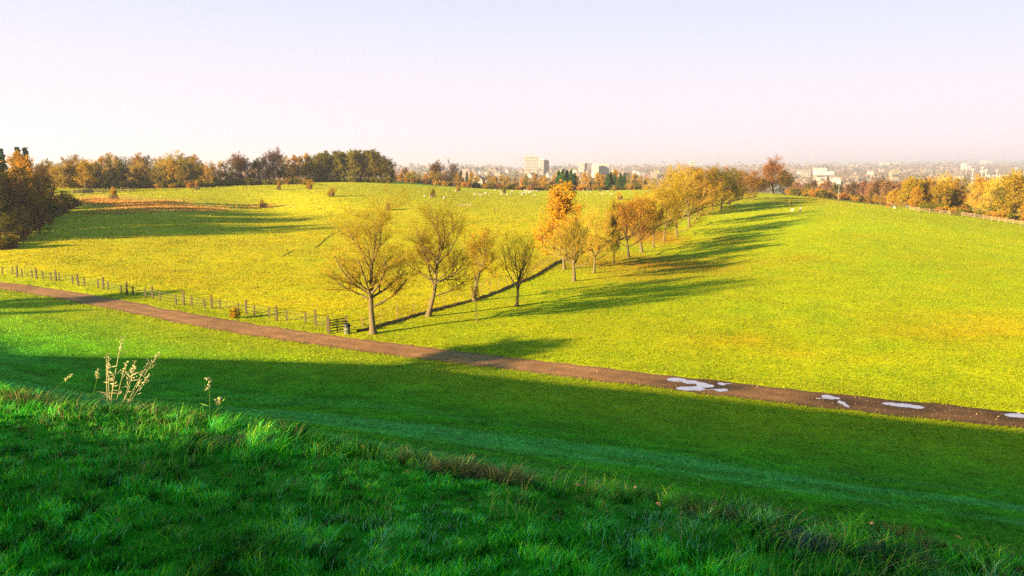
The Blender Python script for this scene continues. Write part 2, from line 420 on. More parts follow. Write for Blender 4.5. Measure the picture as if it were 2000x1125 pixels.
# ------------------------------------------------------------------ the ground sheet
az = np.concatenate([np.linspace(-180, -42, 70)[:-1], np.linspace(-42, 42, 760), np.linspace(42, 180, 70)[1:]])
az = np.radians(az[:-1])
rr = np.concatenate([[.15], np.exp(np.linspace(math.log(.6), math.log(12500), 560))])
AZ, RR = np.meshgrid(az, rr)
GX = (RR * np.sin(AZ)).ravel(); GY = (RR * np.cos(AZ)).ravel()
GZ = h(GX, GY)
na, nr = len(az), len(rr)
I, J = np.meshgrid(np.arange(na), np.arange(nr - 1)); I2 = (I + 1) % na
Q = np.stack([J * na + I, J * na + I2, (J + 1) * na + I2, (J + 1) * na + I], -1).reshape(-1, 4)[:, ::-1]
V = np.stack([GX, GY, GZ], 1)
V = np.concatenate([V, [[0, 0, float(h(0., 0.))]]])
T = np.stack([np.full(na, len(V) - 1), (np.arange(na) + 1) % na, np.arange(na)], 1)
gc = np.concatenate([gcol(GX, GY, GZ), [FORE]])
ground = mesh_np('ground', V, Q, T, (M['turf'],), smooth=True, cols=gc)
tag(ground, kind='structure')

# ------------------------------------------------------------------ gravel path
def ribbon(name, pts, hw, nx, mat, cfun, lift=.004, rag=.25, seed=3, flatten=None):
    pts = np.asarray(pts, float)
    seg = np.linalg.norm(np.diff(pts, axis=0), axis=1); s = np.concatenate([[0], np.cumsum(seg)])
    ns = int(s[-1] / .35); t = np.linspace(0, s[-1], ns)
    P = np.stack([np.interp(t, s, pts[:, 0]), np.interp(t, s, pts[:, 1])], 1)
    k = np.exp(-.5 * (np.arange(-14, 15) / 6.) ** 2); k /= k.sum()
    P = np.stack([np.convolve(np.pad(P[:, i], 14, mode='edge'), k, 'valid') for i in (0, 1)], 1)
    d = np.gradient(P, axis=0); d /= np.linalg.norm(d, axis=1, keepdims=True); nrm = np.stack([-d[:, 1], d[:, 0]], 1)
    a = np.linspace(-1, 1, nx)
    eL = hw * (1 + rag * (fnoise(t, t * 0, 2.2, seed, 3) - .5)); eR = hw * (1 + rag * (fnoise(t, t * 0, 2.2, seed + 5, 3) - .5))
    off = np.where(a[None] < 0, a[None] * eL[:, None], a[None] * eR[:, None])
    XY = P[:, None] + nrm[:, None] * off[:, :, None]
    X = XY[..., 0].ravel(); Y = XY[..., 1].ravel()
    Z = flatten(X, Y) if flatten else h(X, Y)
    Z = Z + lift
    i, j = np.meshgrid(np.arange(nx - 1), np.arange(ns - 1))
    q = np.stack([j * nx + i, j * nx + i + 1, (j + 1) * nx + i + 1, (j + 1) * nx + i], -1).reshape(-1, 4)
    aa = np.broadcast_to(a[None], off.shape).ravel()
    return mesh_np(name, np.stack([X, Y, Z], 1), q, None, (mat,), smooth=True, cols=cfun(X, Y, aa))
def path_h(x, y):
    q = qof(x, y)
    return np.full_like(x, 0.0) + prof(q) + far(x, y) * sstep(3, -12, q) + .035 * (1 - (q / 2.2) ** 2) - .03
def path_c(x, y, a):
    n = fnoise(x, y, 2.5, 51, 3)[:, None]
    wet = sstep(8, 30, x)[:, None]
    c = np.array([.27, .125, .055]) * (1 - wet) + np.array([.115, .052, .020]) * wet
    for (pu, pv_, rx) in ((1350, 750, 3.2), (1412, 756, 1.6), (1625, 780, 1.6), (1648, 790, .9), (1765, 792, 2.6), (1995, 813, 2.2)):
        a0, b0 = _flat(pu, pv_); g = np.exp(-(((x - a0) / rx) ** 2 + ((y - b0) / (rx * .6)) ** 2))[:, None]; c = c * (1 - .62 * np.clip(g * 1.5, 0, 1))
    edge = (np.abs(a) > .8)[:, None] * .35
    rut = (np.exp(-((np.abs(a) - .45) / .16) ** 2) * .25)[:, None]
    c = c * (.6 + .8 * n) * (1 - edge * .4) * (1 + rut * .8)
    return c
pp = np.stack([np.linspace(-150, 60, 500), yp(np.linspace(-150, 60, 500))], 1)
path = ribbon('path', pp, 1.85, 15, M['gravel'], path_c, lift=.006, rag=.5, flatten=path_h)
tag(path, kind='structure')

# puddles
def puddle(polys, label):
    # polys: list of (u, v, ru, rv, tilt) blobs in the photo laid on the path, united by marching over a small grid
    pts = []
    for (u, v, ru, rv) in polys:
        x0, y0 = _flat(u, v); x1, y1 = _flat(u + ru, v); _, y2 = _flat(u, v - rv)
        pts.append((x0, y0, abs(x1 - x0), abs(y2 - y0)))
    xs = [p[0] for p in pts]; ys = [p[1] for p in pts]
    gx = np.arange(min(xs) - 3, max(xs) + 3, .07); gy = np.arange(min(ys) - 2.5, max(ys) + 2.5, .07)
    X, Y = np.meshgrid(gx, gy)
    f = np.zeros_like(X)
    for (x0, y0, a, b) in pts:
        f = np.maximum(f, 1.35 - np.sqrt(((X - x0 + (Y - y0) * .5) / a) ** 2 + ((Y - y0) / b) ** 2)) if False else np.maximum(f, 1.05 - (((X - x0) / a) ** 2 + ((Y - y0) / b) ** 2))
    f += (fnoise(X, Y * 1.4, .7, 91, 4) - .5) * .9
    ok = f > .22
    c = ok[:-1, :-1] & ok[1:, :-1] & ok[:-1, 1:] & ok[1:, 1:]
    # keep the one pool of water that holds the middle of the largest blob
    cells = set(zip(*np.nonzero(c))); best = []
    while cells:
        st_ = [cells.pop()]; comp = []
        while st_:
            a_ = st_.pop(); comp.append(a_)
            for d_ in ((1, 0), (-1, 0), (0, 1), (0, -1)):
                b_ = (a_[0] + d_[0], a_[1] + d_[1])
                if b_ in cells: cells.remove(b_); st_.append(b_)
        if len(comp) > len(best): best = comp
    c = np.zeros_like(c); c[tuple(np.array(best).T)] = True
    jj, ii = np.nonzero(c); w = len(gx)
    used = np.unique(np.concatenate([jj * w + ii, jj * w + ii + 1, (jj + 1) * w + ii + 1, (jj + 1) * w + ii]))
    mp = -np.ones(X.size, int); mp[used] = np.arange(len(used))
    q = mp[np.stack([jj * w + ii, jj * w + ii + 1, (jj + 1) * w + ii + 1, (jj + 1) * w + ii], 1)]
    xx = X.ravel()[used]; yy = Y.ravel()[used]
    zz = path_h(xx, yy).mean() * 0 + path_h(xx, yy) + .013
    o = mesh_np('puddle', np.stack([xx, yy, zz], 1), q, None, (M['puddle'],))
    tag(o, label, 'puddle', 'puddles on the gravel path')
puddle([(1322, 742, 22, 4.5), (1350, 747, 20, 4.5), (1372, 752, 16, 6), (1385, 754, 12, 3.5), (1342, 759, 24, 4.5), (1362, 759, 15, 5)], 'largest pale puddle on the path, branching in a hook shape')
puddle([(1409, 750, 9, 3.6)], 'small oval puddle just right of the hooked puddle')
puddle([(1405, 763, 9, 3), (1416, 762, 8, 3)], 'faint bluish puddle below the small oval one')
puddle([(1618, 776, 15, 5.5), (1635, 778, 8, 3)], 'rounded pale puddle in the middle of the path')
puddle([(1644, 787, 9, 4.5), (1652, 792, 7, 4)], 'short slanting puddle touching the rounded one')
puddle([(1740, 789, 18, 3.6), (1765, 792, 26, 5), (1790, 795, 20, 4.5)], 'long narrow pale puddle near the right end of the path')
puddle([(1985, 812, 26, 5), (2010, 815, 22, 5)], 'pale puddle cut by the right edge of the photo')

# ------------------------------------------------------------------ trees
def rvec(rng, n):
    v = rng.normal(size=(n, 3)); return v / np.linalg.norm(v, axis=1, keepdims=True)
def nrmz(v): return v / np.maximum(np.linalg.norm(v, axis=-1, keepdims=True), 1e-9)
def grow(rng, P, D, L, R, n, wob, up, tip=.35):
    """polylines: returns pts [B,n+1,3], radii [B,n+1]"""
    B = len(P); pts = [P]; d = nrmz(D)
    for i in range(n):
        d = nrmz(d + rvec(rng, B) * wob + np.array([0, 0, 1.]) * up)
        pts.append(pts[-1] + d * (L / n)[:, None])
    t = np.linspace(0, 1, n + 1)
    return np.stack(pts, 1), R[:, None] * (1 - t[None] * (1 - tip))
def spawn(rng, pts, rad, k, t0, t1, ang, angv):
    B, n1, _ = pts.shape; n = n1 - 1
    t = np.sort(rng.uniform(t0, t1, (B, k)), axis=1)
    if k > 1: t[:, -1] = t1
    f = t * n; i = np.minimum(f.astype(int), n - 1); g = (f - i)[..., None]
    bi = np.arange(B)[:, None]
    p = pts[bi, i] * (1 - g) + pts[bi, i + 1] * g
    d = nrmz(pts[bi, i + 1] - pts[bi, i])
    r = rad[bi, i] * (1 - g[..., 0]) + rad[bi, i + 1] * g[..., 0]
    side = nrmz(np.cross(d, rvec(rng, B * k).reshape(B, k, 3)))
    a = (ang + rng.normal(size=(B, k)) * angv)[..., None]
    nd = d * np.cos(a) + side * np.sin(a)
    return p.reshape(-1, 3), nd.reshape(-1, 3), r.reshape(-1), t.reshape(-1)
def segs(pts, rad):
    return pts[:, :-1].reshape(-1, 3), pts[:, 1:].reshape(-1, 3), rad[:, :-1].ravel(), rad[:, 1:].ravel()

def leaf_quads(rng, C, size, var=.4):
    n = len(C); a = rvec(rng, n); b = nrmz(np.cross(a, rvec(rng, n)))
    s = (size * rng.uniform(1 - var, 1 + var, n))[:, None]
    V = np.stack([C - a * s * .5, C - b * s * .32, C + a * s * .5, C + b * s * .32], 1).reshape(-1, 3)
    return V, np.arange(4 * n).reshape(-1, 4)

def broad_tree(seed, H, W, trunk=.22, nl=15, nb=8, nt=8, n2=3, lean=(0, 0), r0=None, rt=.008, up=.16, leaves=0, lsize=.14, fork=.75,
               bark='bark', twig='twig_gold', leaf='leaf_gold', shape='dome', lowang=1.25, trunkwob=.07):
    rng = np.random.default_rng(seed)
    r0 = r0 or H * .018
    tp, tr = grow(rng, np.zeros((1, 3)), np.array([[lean[0], lean[1], 1.]]), np.array([H * fork]), np.array([r0]), 9, trunkwob, .10, .28)
    tr[:, 0] *= 1.5
    thick = [segs(tp, tr)]
    P, D, R, t = spawn(rng, tp, tr, nl, trunk / fork, 1.0, 0, 0)
    n = len(P)
    # direction: outward, steeper towards the top; azimuths by golden angle
    tt = (t - trunk / fork) / (1 - trunk / fork)
    azi = np.arange(n) * 2.4 + rng.uniform(-.5, .5, n)
    an = lowang * (1 - tt) + .25 * tt + rng.normal(size=n) * .13
    D = np.stack([np.cos(azi) * np.sin(an), np.sin(azi) * np.sin(an), np.cos(an)], 1)
    if shape == 'dome': L = W * .5 * (1.0 - .25 * tt) * rng.uniform(.75, 1.1, n) + tt * H * (1 - fork) * .5
    elif shape == 'vase': L = (H * (1 - trunk)) * rng.uniform(.6, .85, n) * (.7 + .3 * (1 - tt))
    else: L = W * .5 * (1 - .55 * tt) * rng.uniform(.8, 1.1, n)
    if shape == 'vase':
        an = (.25 + .55 * rng.random(n)); D = np.stack([np.cos(azi) * np.sin(an), np.sin(azi) * np.sin(an), np.cos(an)], 1)
    lp, lr = grow(rng, P, D, L, R * rng.uniform(.5, .75, n), 6, .17, up)
    thick.append(segs(lp, lr))
    P, D, R, t = spawn(rng, lp, lr, nb, .2, 1, .75, .2)
    Lb = np.repeat(L, nb) * (.62 - .3 * t) * rng.uniform(.6, 1.2, len(P))
    bp, br = grow(rng, P, D, Lb, np.maximum(R * .6, rt * 1.6), 4, .2, up)
    thick.append(segs(bp, br))
    P, D, R, t = spawn(rng, bp, br, nt, .15, 1, .6, .2)
    Lt = np.repeat(Lb, nt) * (.6 - .2 * t) * rng.uniform(.6, 1.2, len(P)) + .1
    wp, wr = grow(rng, P, D, Lt, np.maximum(R * .45, rt), 3, .2, up * .7, .5)
    thin = [segs(wp, wr)]
    if n2:
        P, D, R, t = spawn(rng, wp, wr, n2, .2, 1, .55, .2)
        L2 = np.repeat(Lt, n2) * .6 * rng.uniform(.6, 1.2, len(P)) + .06
        xp, xr = grow(rng, P, D, L2, np.maximum(R * .6, rt * .7), 2, .2, up * .5, .4)
        thin.append(segs(xp, xr)); endp = xp
    else: endp = wp
    # trunk part: trunk + limbs ; crown part: branches, twigs, leaves
    A = [np.concatenate([s[i] for s in thick[:2]]) for i in range(4)]
    V1, q1 = tube_arrays(*A, 6)
    B_ = thick[2]; V2, q2 = tube_arrays(*B_, 4)
    C_ = [np.concatenate([s[i] for s in thin]) for i in range(4)]
    V3, q3 = tube_arrays(*C_, 3)
    Vs = [V2, V3]; qs = [q2, q3 + len(V2)]; mi = [np.zeros(len(q2)), np.zeros(len(q3))]
    if leaves:
        idx = rng.integers(0, len(endp), leaves); f = rng.random(leaves)[:, None]
        C = endp[idx, 0] * (1 - f) + endp[idx, -1] * f + rng.normal(size=(leaves, 3)) * lsize * .5
        Vl, ql = leaf_quads(rng, C, lsize)
        Vs.append(Vl); qs.append(ql + len(V2) + len(V3)); mi.append(np.ones(len(ql)))
    allV = np.concatenate([V1, V2, V3]); top = np.percentile(V3[:, 2], 96.5)
    k = H / top
    hw = np.percentile(np.hypot(allV[:, 0] - lean[0] * H * .4, allV[:, 1]), 98); kw = min(1.6, max(.5, (W * .5) / hw))
    S = np.array([kw, kw, k])
    tm = mesh_np('trunk', V1 * S, q1, None, (M[bark],), smooth=True, link=False)
    cm = mesh_np('crown', np.concatenate(Vs) * S, np.concatenate(qs), None, (M[twig], M[leaf]), midx=np.concatenate(mi), link=False)
    return tm, cm

def conifer(seed, H, W, rt=.03, mat='needle', tiers=22, per=9, ns=12, lsize=.5):
    rng = np.random.default_rng(seed)
    tp, tr = grow(rng, np.zeros((1, 3)), np.array([[0, 0, 1.]]), np.array([H]), np.array([H * .014]), 8, .01, .1, .1)
    n = tiers * per
    zf = np.repeat(np.linspace(.08, .985, tiers), per) + rng.uniform(-.02, .02, n); azi = rng.uniform(0, 6.283, n)
    P = np.stack([np.zeros(n), np.zeros(n), zf * H], 1)
    L = W * .5 * (1 - zf) ** .8 * rng.uniform(.6, 1.1, n) + .12
    D = np.stack([np.cos(azi), np.sin(azi), -.1 + .8 * zf], 1)
    bp, br = grow(rng, P, D, L, np.full(n, rt), 3, .08, .02)
    f = rng.random((n, ns)); i = np.minimum((f * 3).astype(int), 2); g = (f * 3 - i)[..., None]; bi = np.arange(n)[:, None]
    C = (bp[bi, i] * (1 - g) + bp[bi, i + 1] * g).reshape(-1, 3); C += rng.normal(size=C.shape) * lsize * .3; C[:, 2] -= lsize * .2
    V2, q2 = tube_arrays(*segs(bp, br), 3); Vl, ql = leaf_quads(rng, C, lsize)
    V1, q1 = tube_arrays(*segs(tp, tr), 6)
    tm = mesh_np('trunk', V1, q1, None, (M['bark_dark'],), link=False)
    cm = mesh_np('crown', np.concatenate([V2, Vl]), np.concatenate([q2, ql + len(V2)]), None, (M[mat], M[mat]), link=False)
    return tm, cm

def bush_mesh(seed, H, W, leaf, twig='twig_dark', n=900, lsize=.3, rt=.02):
    rng = np.random.default_rng(seed)
    k = 26
    azi = rng.uniform(0, 6.283, k); an = rng.uniform(.05, 1.25, k)
    D = np.stack([np.cos(azi) * np.sin(an), np.sin(azi) * np.sin(an), np.cos(an)], 1)
    L = np.where(an > .7, W * .5, H * .85) * rng.uniform(.7, 1.05, k)
    bp, br = grow(rng, rng.normal(size=(k, 3)) * np.array([.06 * W, .06 * W, 0]), D, L, np.full(k, rt * 2), 5, .18, .08)
    P, D2, R, t = spawn(rng, bp, br, 9, .25, 1, .7, .2)
    tp, tr = grow(rng, P, D2, np.repeat(L, 9) * .35, np.full(len(P), rt), 3, .2, .08)
    V1, q1 = tube_arrays(*segs(bp, br), 4); V2, q2 = tube_arrays(*segs(tp, tr), 3)
    idx = rng.integers(0, len(tp), n); f = rng.random(n)[:, None]
    C = tp[idx, 0] * (1 - f) + tp[idx, -1] * f + rng.normal(size=(n, 3)) * lsize * .5; C[:, 2] = np.maximum(C[:, 2], .02)
    Vl, ql = leaf_quads(rng, C, lsize)
    tm = mesh_np('stem', V1, q1, None, (M[twig],), link=False)
    cm = mesh_np('foliage', np.concatenate([V2, Vl]), np.concatenate([q2, ql + len(V2)]), None, (M[twig], M[leaf]), midx=np.concatenate([np.zeros(len(q2)), np.ones(len(ql))]), link=False)
    return tm, cm

def plant(name, meshes, loc, rz, label, cat, group=None, scale=(1, 1, 1), parts=('trunk', 'crown')):
    e = empty(name, loc, rz, label, cat, group); e.scale = scale
    for pn, me in zip(parts, meshes):
        o = bpy.data.objects.new(pn, me); COL.objects.link(o); o.parent = e
    return e

# --- the row of trees along the low wall, each built on its own
G_ROW = 'trees in the row along the low bank'
def row_tree(u, vb, vt, hwpx, label, D=None, **k):
    if u != 1102: k['leaves'] = int(k.get('leaves', 0) * (.22 if u < 1050 and u != 926 else (.3 if u == 926 else .8)))
    if u > 1300 and u < 1480: k['trunk'] = min(k['trunk'], .09)
    k['n2'] = k.get('n2', 3) + 1
    if u < 1050: hwpx *= 1.13
    if 1205 < u < 1480: hwpx *= 1.3; vt -= 1
    if D is None: x, y, z = hit(u, vb)
    else: x, y, z = at(u, D)
    Hh = ztop(vt, y) - z; W = 2 * hwpx / F * y
    dens = k.pop('dens', 1.0); seed = int(u * 7 + vb)
    ms = broad_tree(seed, Hh, W, rt=max(.007, y * .00008) , lsize=k.pop('lsize', .10 + y * .0006), **k)
    return plant('tree', ms, (x, y, z - .05), 0, label, 'tree', G_ROW)
def ROWS():
    row_tree(729, 652, 396, 96, 'tallest bare tree at the near end of the row, beside the bin and wooden gate', trunk=.16, nl=17, nb=9, nt=9, n2=4, r0=.22, fork=.86, leaves=3600, lsize=.10, twig='twig_gold', up=.13)
    row_tree(836, 618, 404, 86, 'second bare tree of the row, its trunk leaning to the right', trunk=.2, nl=16, nb=9, nt=9, n2=4, r0=.21, lean=(.13, 0), fork=.84, leaves=3200, lsize=.10, twig='twig_olive', up=.13)
    row_tree(926, 588, 448, 46, 'stout yellow-leaved tree standing behind the thin sapling', trunk=.28, nl=12, nb=8, nt=8, n2=3, r0=.2, leaves=4200, lsize=.13, leaf='leaf_gold', up=.16)
    row_tree(931, 628, 552, 13, 'thin pale sapling with a pole-like stem between the second and fourth tree', trunk=.5, nl=8, nb=5, nt=5, n2=2, r0=.07, leaves=160, twig='twig_pale')
    row_tree(1010, 598, 455, 54, 'dark bare vase-shaped tree with many upright limbs', trunk=.2, nl=12, nb=6, nt=5, n2=2, r0=.17, fork=.5, bark='bark_dark', twig='twig_olive', leaves=300, shape='vase')
    row_tree(1102, 526, 372, 54, 'tall bright orange leafy tree standing above the pale bare ones', trunk=.14, nl=24, nb=9, nt=7, n2=2, r0=.22, leaves=15000, lsize=.20, leaf='leaf_orange', twig='twig_rust', up=.2)
    row_tree(1121, 549, 432, 60, 'pale golden bare tree with a thick straight trunk in front of the orange one', trunk=.26, nl=16, nb=9, nt=8, n2=3, r0=.27, fork=.55, twig='twig_pale', leaves=3400, leaf='leaf_gold', up=.2)
    row_tree(1160, 533, 420, 44, 'pale twiggy tree with a forked trunk right of the golden one', trunk=.2, nl=14, nb=8, nt=8, n2=3, r0=.17, fork=.6, twig='twig_pale', leaves=2600, leaf='leaf_gold', up=.2)
    row_tree(1199, 515, 402, 20, 'slender narrow olive tree with its stem clear to the grass', trunk=.18, nl=16, nb=7, nt=7, n2=2, r0=.11, twig='twig_olive', leaves=1500, leaf='leaf_olive')
    row_tree(1228, 503, 396, 44, 'dark-stemmed forked tree with rusty twigs at its top', trunk=.2, nl=14, nb=8, nt=8, n2=3, r0=.2, fork=.6, bark='bark_dark', twig='twig_rust', leaves=3800, leaf='leaf_gold')
    row_tree(1253, 493, 388, 36, 'pale-trunked tree right of the dark forked one', trunk=.25, nl=14, nb=8, nt=8, n2=3, r0=.22, twig='twig_gold', leaves=3400, leaf='leaf_orange')
    row_tree(1276, 484, 384, 32, 'slim straight tree with rusty gold crown in the middle of the row', trunk=.3, nl=14, nb=8, nt=8, n2=3, r0=.15, twig='twig_gold', leaves=3000, leaf='leaf_gold')
    row_tree(1297, 471, 366, 40, 'pale-stemmed tree beside the leaf-strewn orange ground', trunk=.25, nl=15, nb=8, nt=8, n2=3, r0=.19, twig='twig_gold', leaves=4200, leaf='leaf_gold')
    row_tree(1322, 462, 348, 52, 'broad twiggy golden tree whose limbs spread to the right over shaded grass', trunk=.14, nl=16, nb=9, nt=8, n2=3, r0=.22, fork=.5, twig='twig_gold', leaves=5200, leaf='leaf_gold', lowang=1.35)
    row_tree(1345, 444, 336, 46, 'tall golden tree in the thickest part of the row', trunk=.16, nl=16, nb=9, nt=8, n2=3, twig='twig_pale', leaves=5200, leaf='leaf_gold', r0=.25)
    row_tree(1312, 420, 332, 42, 'yellow tree on the field side of the thickest part of the row', trunk=.12, nl=18, nb=9, nt=8, n2=3, twig='twig_gold', leaves=7000, leaf='leaf_gold', D=215)
    row_tree(1355, 425, 331, 40, 'golden tree with a rusty top behind the tall golden one', trunk=.12, nl=18, nb=9, nt=8, n2=3, twig='twig_rust', leaves=7000, leaf='leaf_gold', D=235)
    row_tree(1372, 421, 335, 40, 'short-trunked yellow-brown tree left of the dark green one', trunk=.16, nl=16, nb=9, nt=8, n2=3, twig='twig_gold', leaves=5000, leaf='leaf_gold')
    row_tree(1391, 410, 330, 38, 'pinkish-topped tree just left of the dark green one', trunk=.18, nl=16, nb=9, nt=8, n2=3, twig='twig_rust', leaves=5500, leaf='leaf_olive')
    row_tree(1408, 410, 340, 34, 'dark green rounded tree on the shaded side of the row', trunk=.16, nl=18, nb=8, nt=8, n2=2, bark='bark_dark', twig='twig_dark', leaves=9000, leaf='leaf_olive', lsize=.22)
    row_tree(1424, 401, 334, 30, 'olive tree with wispy upright twigs above the dark green one', trunk=.16, nl=16, nb=8, nt=8, n2=3, twig='twig_olive', leaves=3500, leaf='leaf_olive')
    row_tree(1447, 392, 337, 32, 'rusty brown tree right of the dark green one', trunk=.15, nl=16, nb=8, nt=8, n2=2, twig='twig_rust', leaves=5000, leaf='leaf_rust')
    row_tree(1470, 388, 342, 26, 'low rusty tree before the gap in the row', trunk=.12, nl=16, nb=8, nt=8, n2=2, twig='twig_rust', leaves=4200, leaf='leaf_rust')
    row_tree(1489, 380, 350, 18, 'small dark scrubby tree left of the big round tree', trunk=.08, nl=14, nb=7, nt=7, n2=2, bark='bark_dark', twig='twig_dark', leaves=3200, leaf='leaf_olive', D=345)
    row_tree(1511, 377, 313, 38, 'big round rust-brown tree at the far end of the row', trunk=.10, nl=22, nb=9, nt=8, n2=3, twig='twig_rust', leaves=7000, leaf='leaf_rust', D=350, r0=.4)
    row_tree(1533, 376, 337, 20, 'dark low tree tucked under the big round one', trunk=.1, nl=16, nb=7, nt=7, n2=2, bark='bark_dark', twig='twig_dark', leaves=5500, leaf='leaf_olive', D=345)
ROWS()

# --- shared kinds for the woods, built about 12 m tall
def kinds():
    K = {}
    K['bare'] = [broad_tree(100 + i, 12, 7.5, trunk=.07, nl=16, nb=7, nt=6, n2=2, rt=.03, leaves=1500, lsize=.28, twig='twig_olive', leaf='leaf_olive', bark='bark', up=.22) for i in range(3)]
    K['tan'] = [broad_tree(110 + i, 12, 7.5, trunk=.06, nl=16, nb=7, nt=6, n2=2, rt=.032, leaves=1500, lsize=.26, twig='twig_pale', leaf='leaf_gold', bark='bark', up=.22) for i in range(2)]
    K['rust'] = [broad_tree(120 + i, 12, 8.5, trunk=.04, nl=15, nb=7, nt=6, n2=2, rt=.03, leaves=2600, lsize=.34, twig='twig_rust', leaf='leaf_rust', bark='bark') for i in range(2)]
    K['brown'] = [broad_tree(130 + i, 12, 9, trunk=.05, nl=16, nb=8, nt=6, n2=2, rt=.035, leaves=2200, lsize=.30, twig='twig_dark', leaf='leaf_brown', bark='bark_dark') for i in range(2)]
    K['orange'] = [broad_tree(140 + i, 12, 7.5, trunk=.06, nl=16, nb=7, nt=6, n2=2, rt=.028, leaves=4200, lsize=.34, twig='twig_rust', leaf='leaf_orange', bark='bark') for i in range(2)]
    K['gold'] = [broad_tree(150 + i, 12, 9, trunk=.04, nl=20, nb=7, nt=6, n2=2, rt=.028, leaves=4600, lsize=.34, twig='twig_gold', leaf='leaf_gold', bark='bark') for i in range(2)]
    K['dark'] = [broad_tree(160 + i, 12, 8, trunk=.03, nl=16, nb=7, nt=6, n2=2, rt=.03, leaves=4200, lsize=.34, twig='twig_dark', leaf='leaf_olive', bark='bark_dark') for i in range(2)]
    K['tall'] = [broad_tree(170 + i, 12, 4.6, trunk=.12, nl=20, nb=7, nt=6, n2=2, rt=.03, leaves=1700, lsize=.28, twig='twig_olive', leaf='leaf_olive', bark='bark', shape='cone', up=.3) for i in range(2)]
    K['conifer'] = [conifer(180 + i, 12, 5.0, mat='needle', lsize=.6) for i in range(2)]
    K['fir'] = [conifer(190 + i, 12, 6.5, mat='needle_mid', lsize=.7, per=11) for i in range(2)]
    K['pink'] = [broad_tree(200 + i, 12, 10, trunk=.08, nl=16, nb=7, nt=6, n2=1, rt=.045, leaves=2600, lsize=.5, twig='twig_rust', leaf='leaf_pink', bark='bark') for i in range(2)]
    return K
KINDS = kinds()
WORDS = {'bare': 'bare olive-brown tree', 'tan': 'bare pale tan tree', 'rust': 'rusty leafed tree', 'brown': 'dark brown twiggy tree', 'orange': 'orange leafed tree', 'gold': 'golden yellow tree',
         'dark': 'dark olive bushy tree', 'tall': 'tall narrow bare tree', 'conifer': 'dark green pointed conifer', 'fir': 'mid green broad conifer', 'pink': 'hazy pinkish bare tree'}
TN = {'conifer': 'conifer_tree', 'fir': 'conifer_tree'}
def wood_tree(u, D, vt, kind, where, rng, wf=1.0, vb=None, label=None):
    x, y, z = at(u, D)
    Hh = ztop(vt, D) - z
    Hh = max(Hh, 2.5)
    s = Hh / 12.0; w = (s * .45 + .55 * min(1.2, max(s, .6))) * wf
    ms = KINDS[kind][rng.integers(0, len(KINDS[kind]))]
    return plant(TN.get(kind, 'tree'), ms, (x, y, z - .1), rng.uniform(0, 6.28), label or (WORDS[kind] + ' ' + where), 'tree', ('conifers ' if kind in TN else WORDS[kind].replace(' tree', ' trees') + ' ') + where, scale=(w, w, s))
rw = np.random.default_rng(21)
def profile(u, pts): return float(np.interp(u, [p[0] for p in pts], [p[1] for p in pts]))

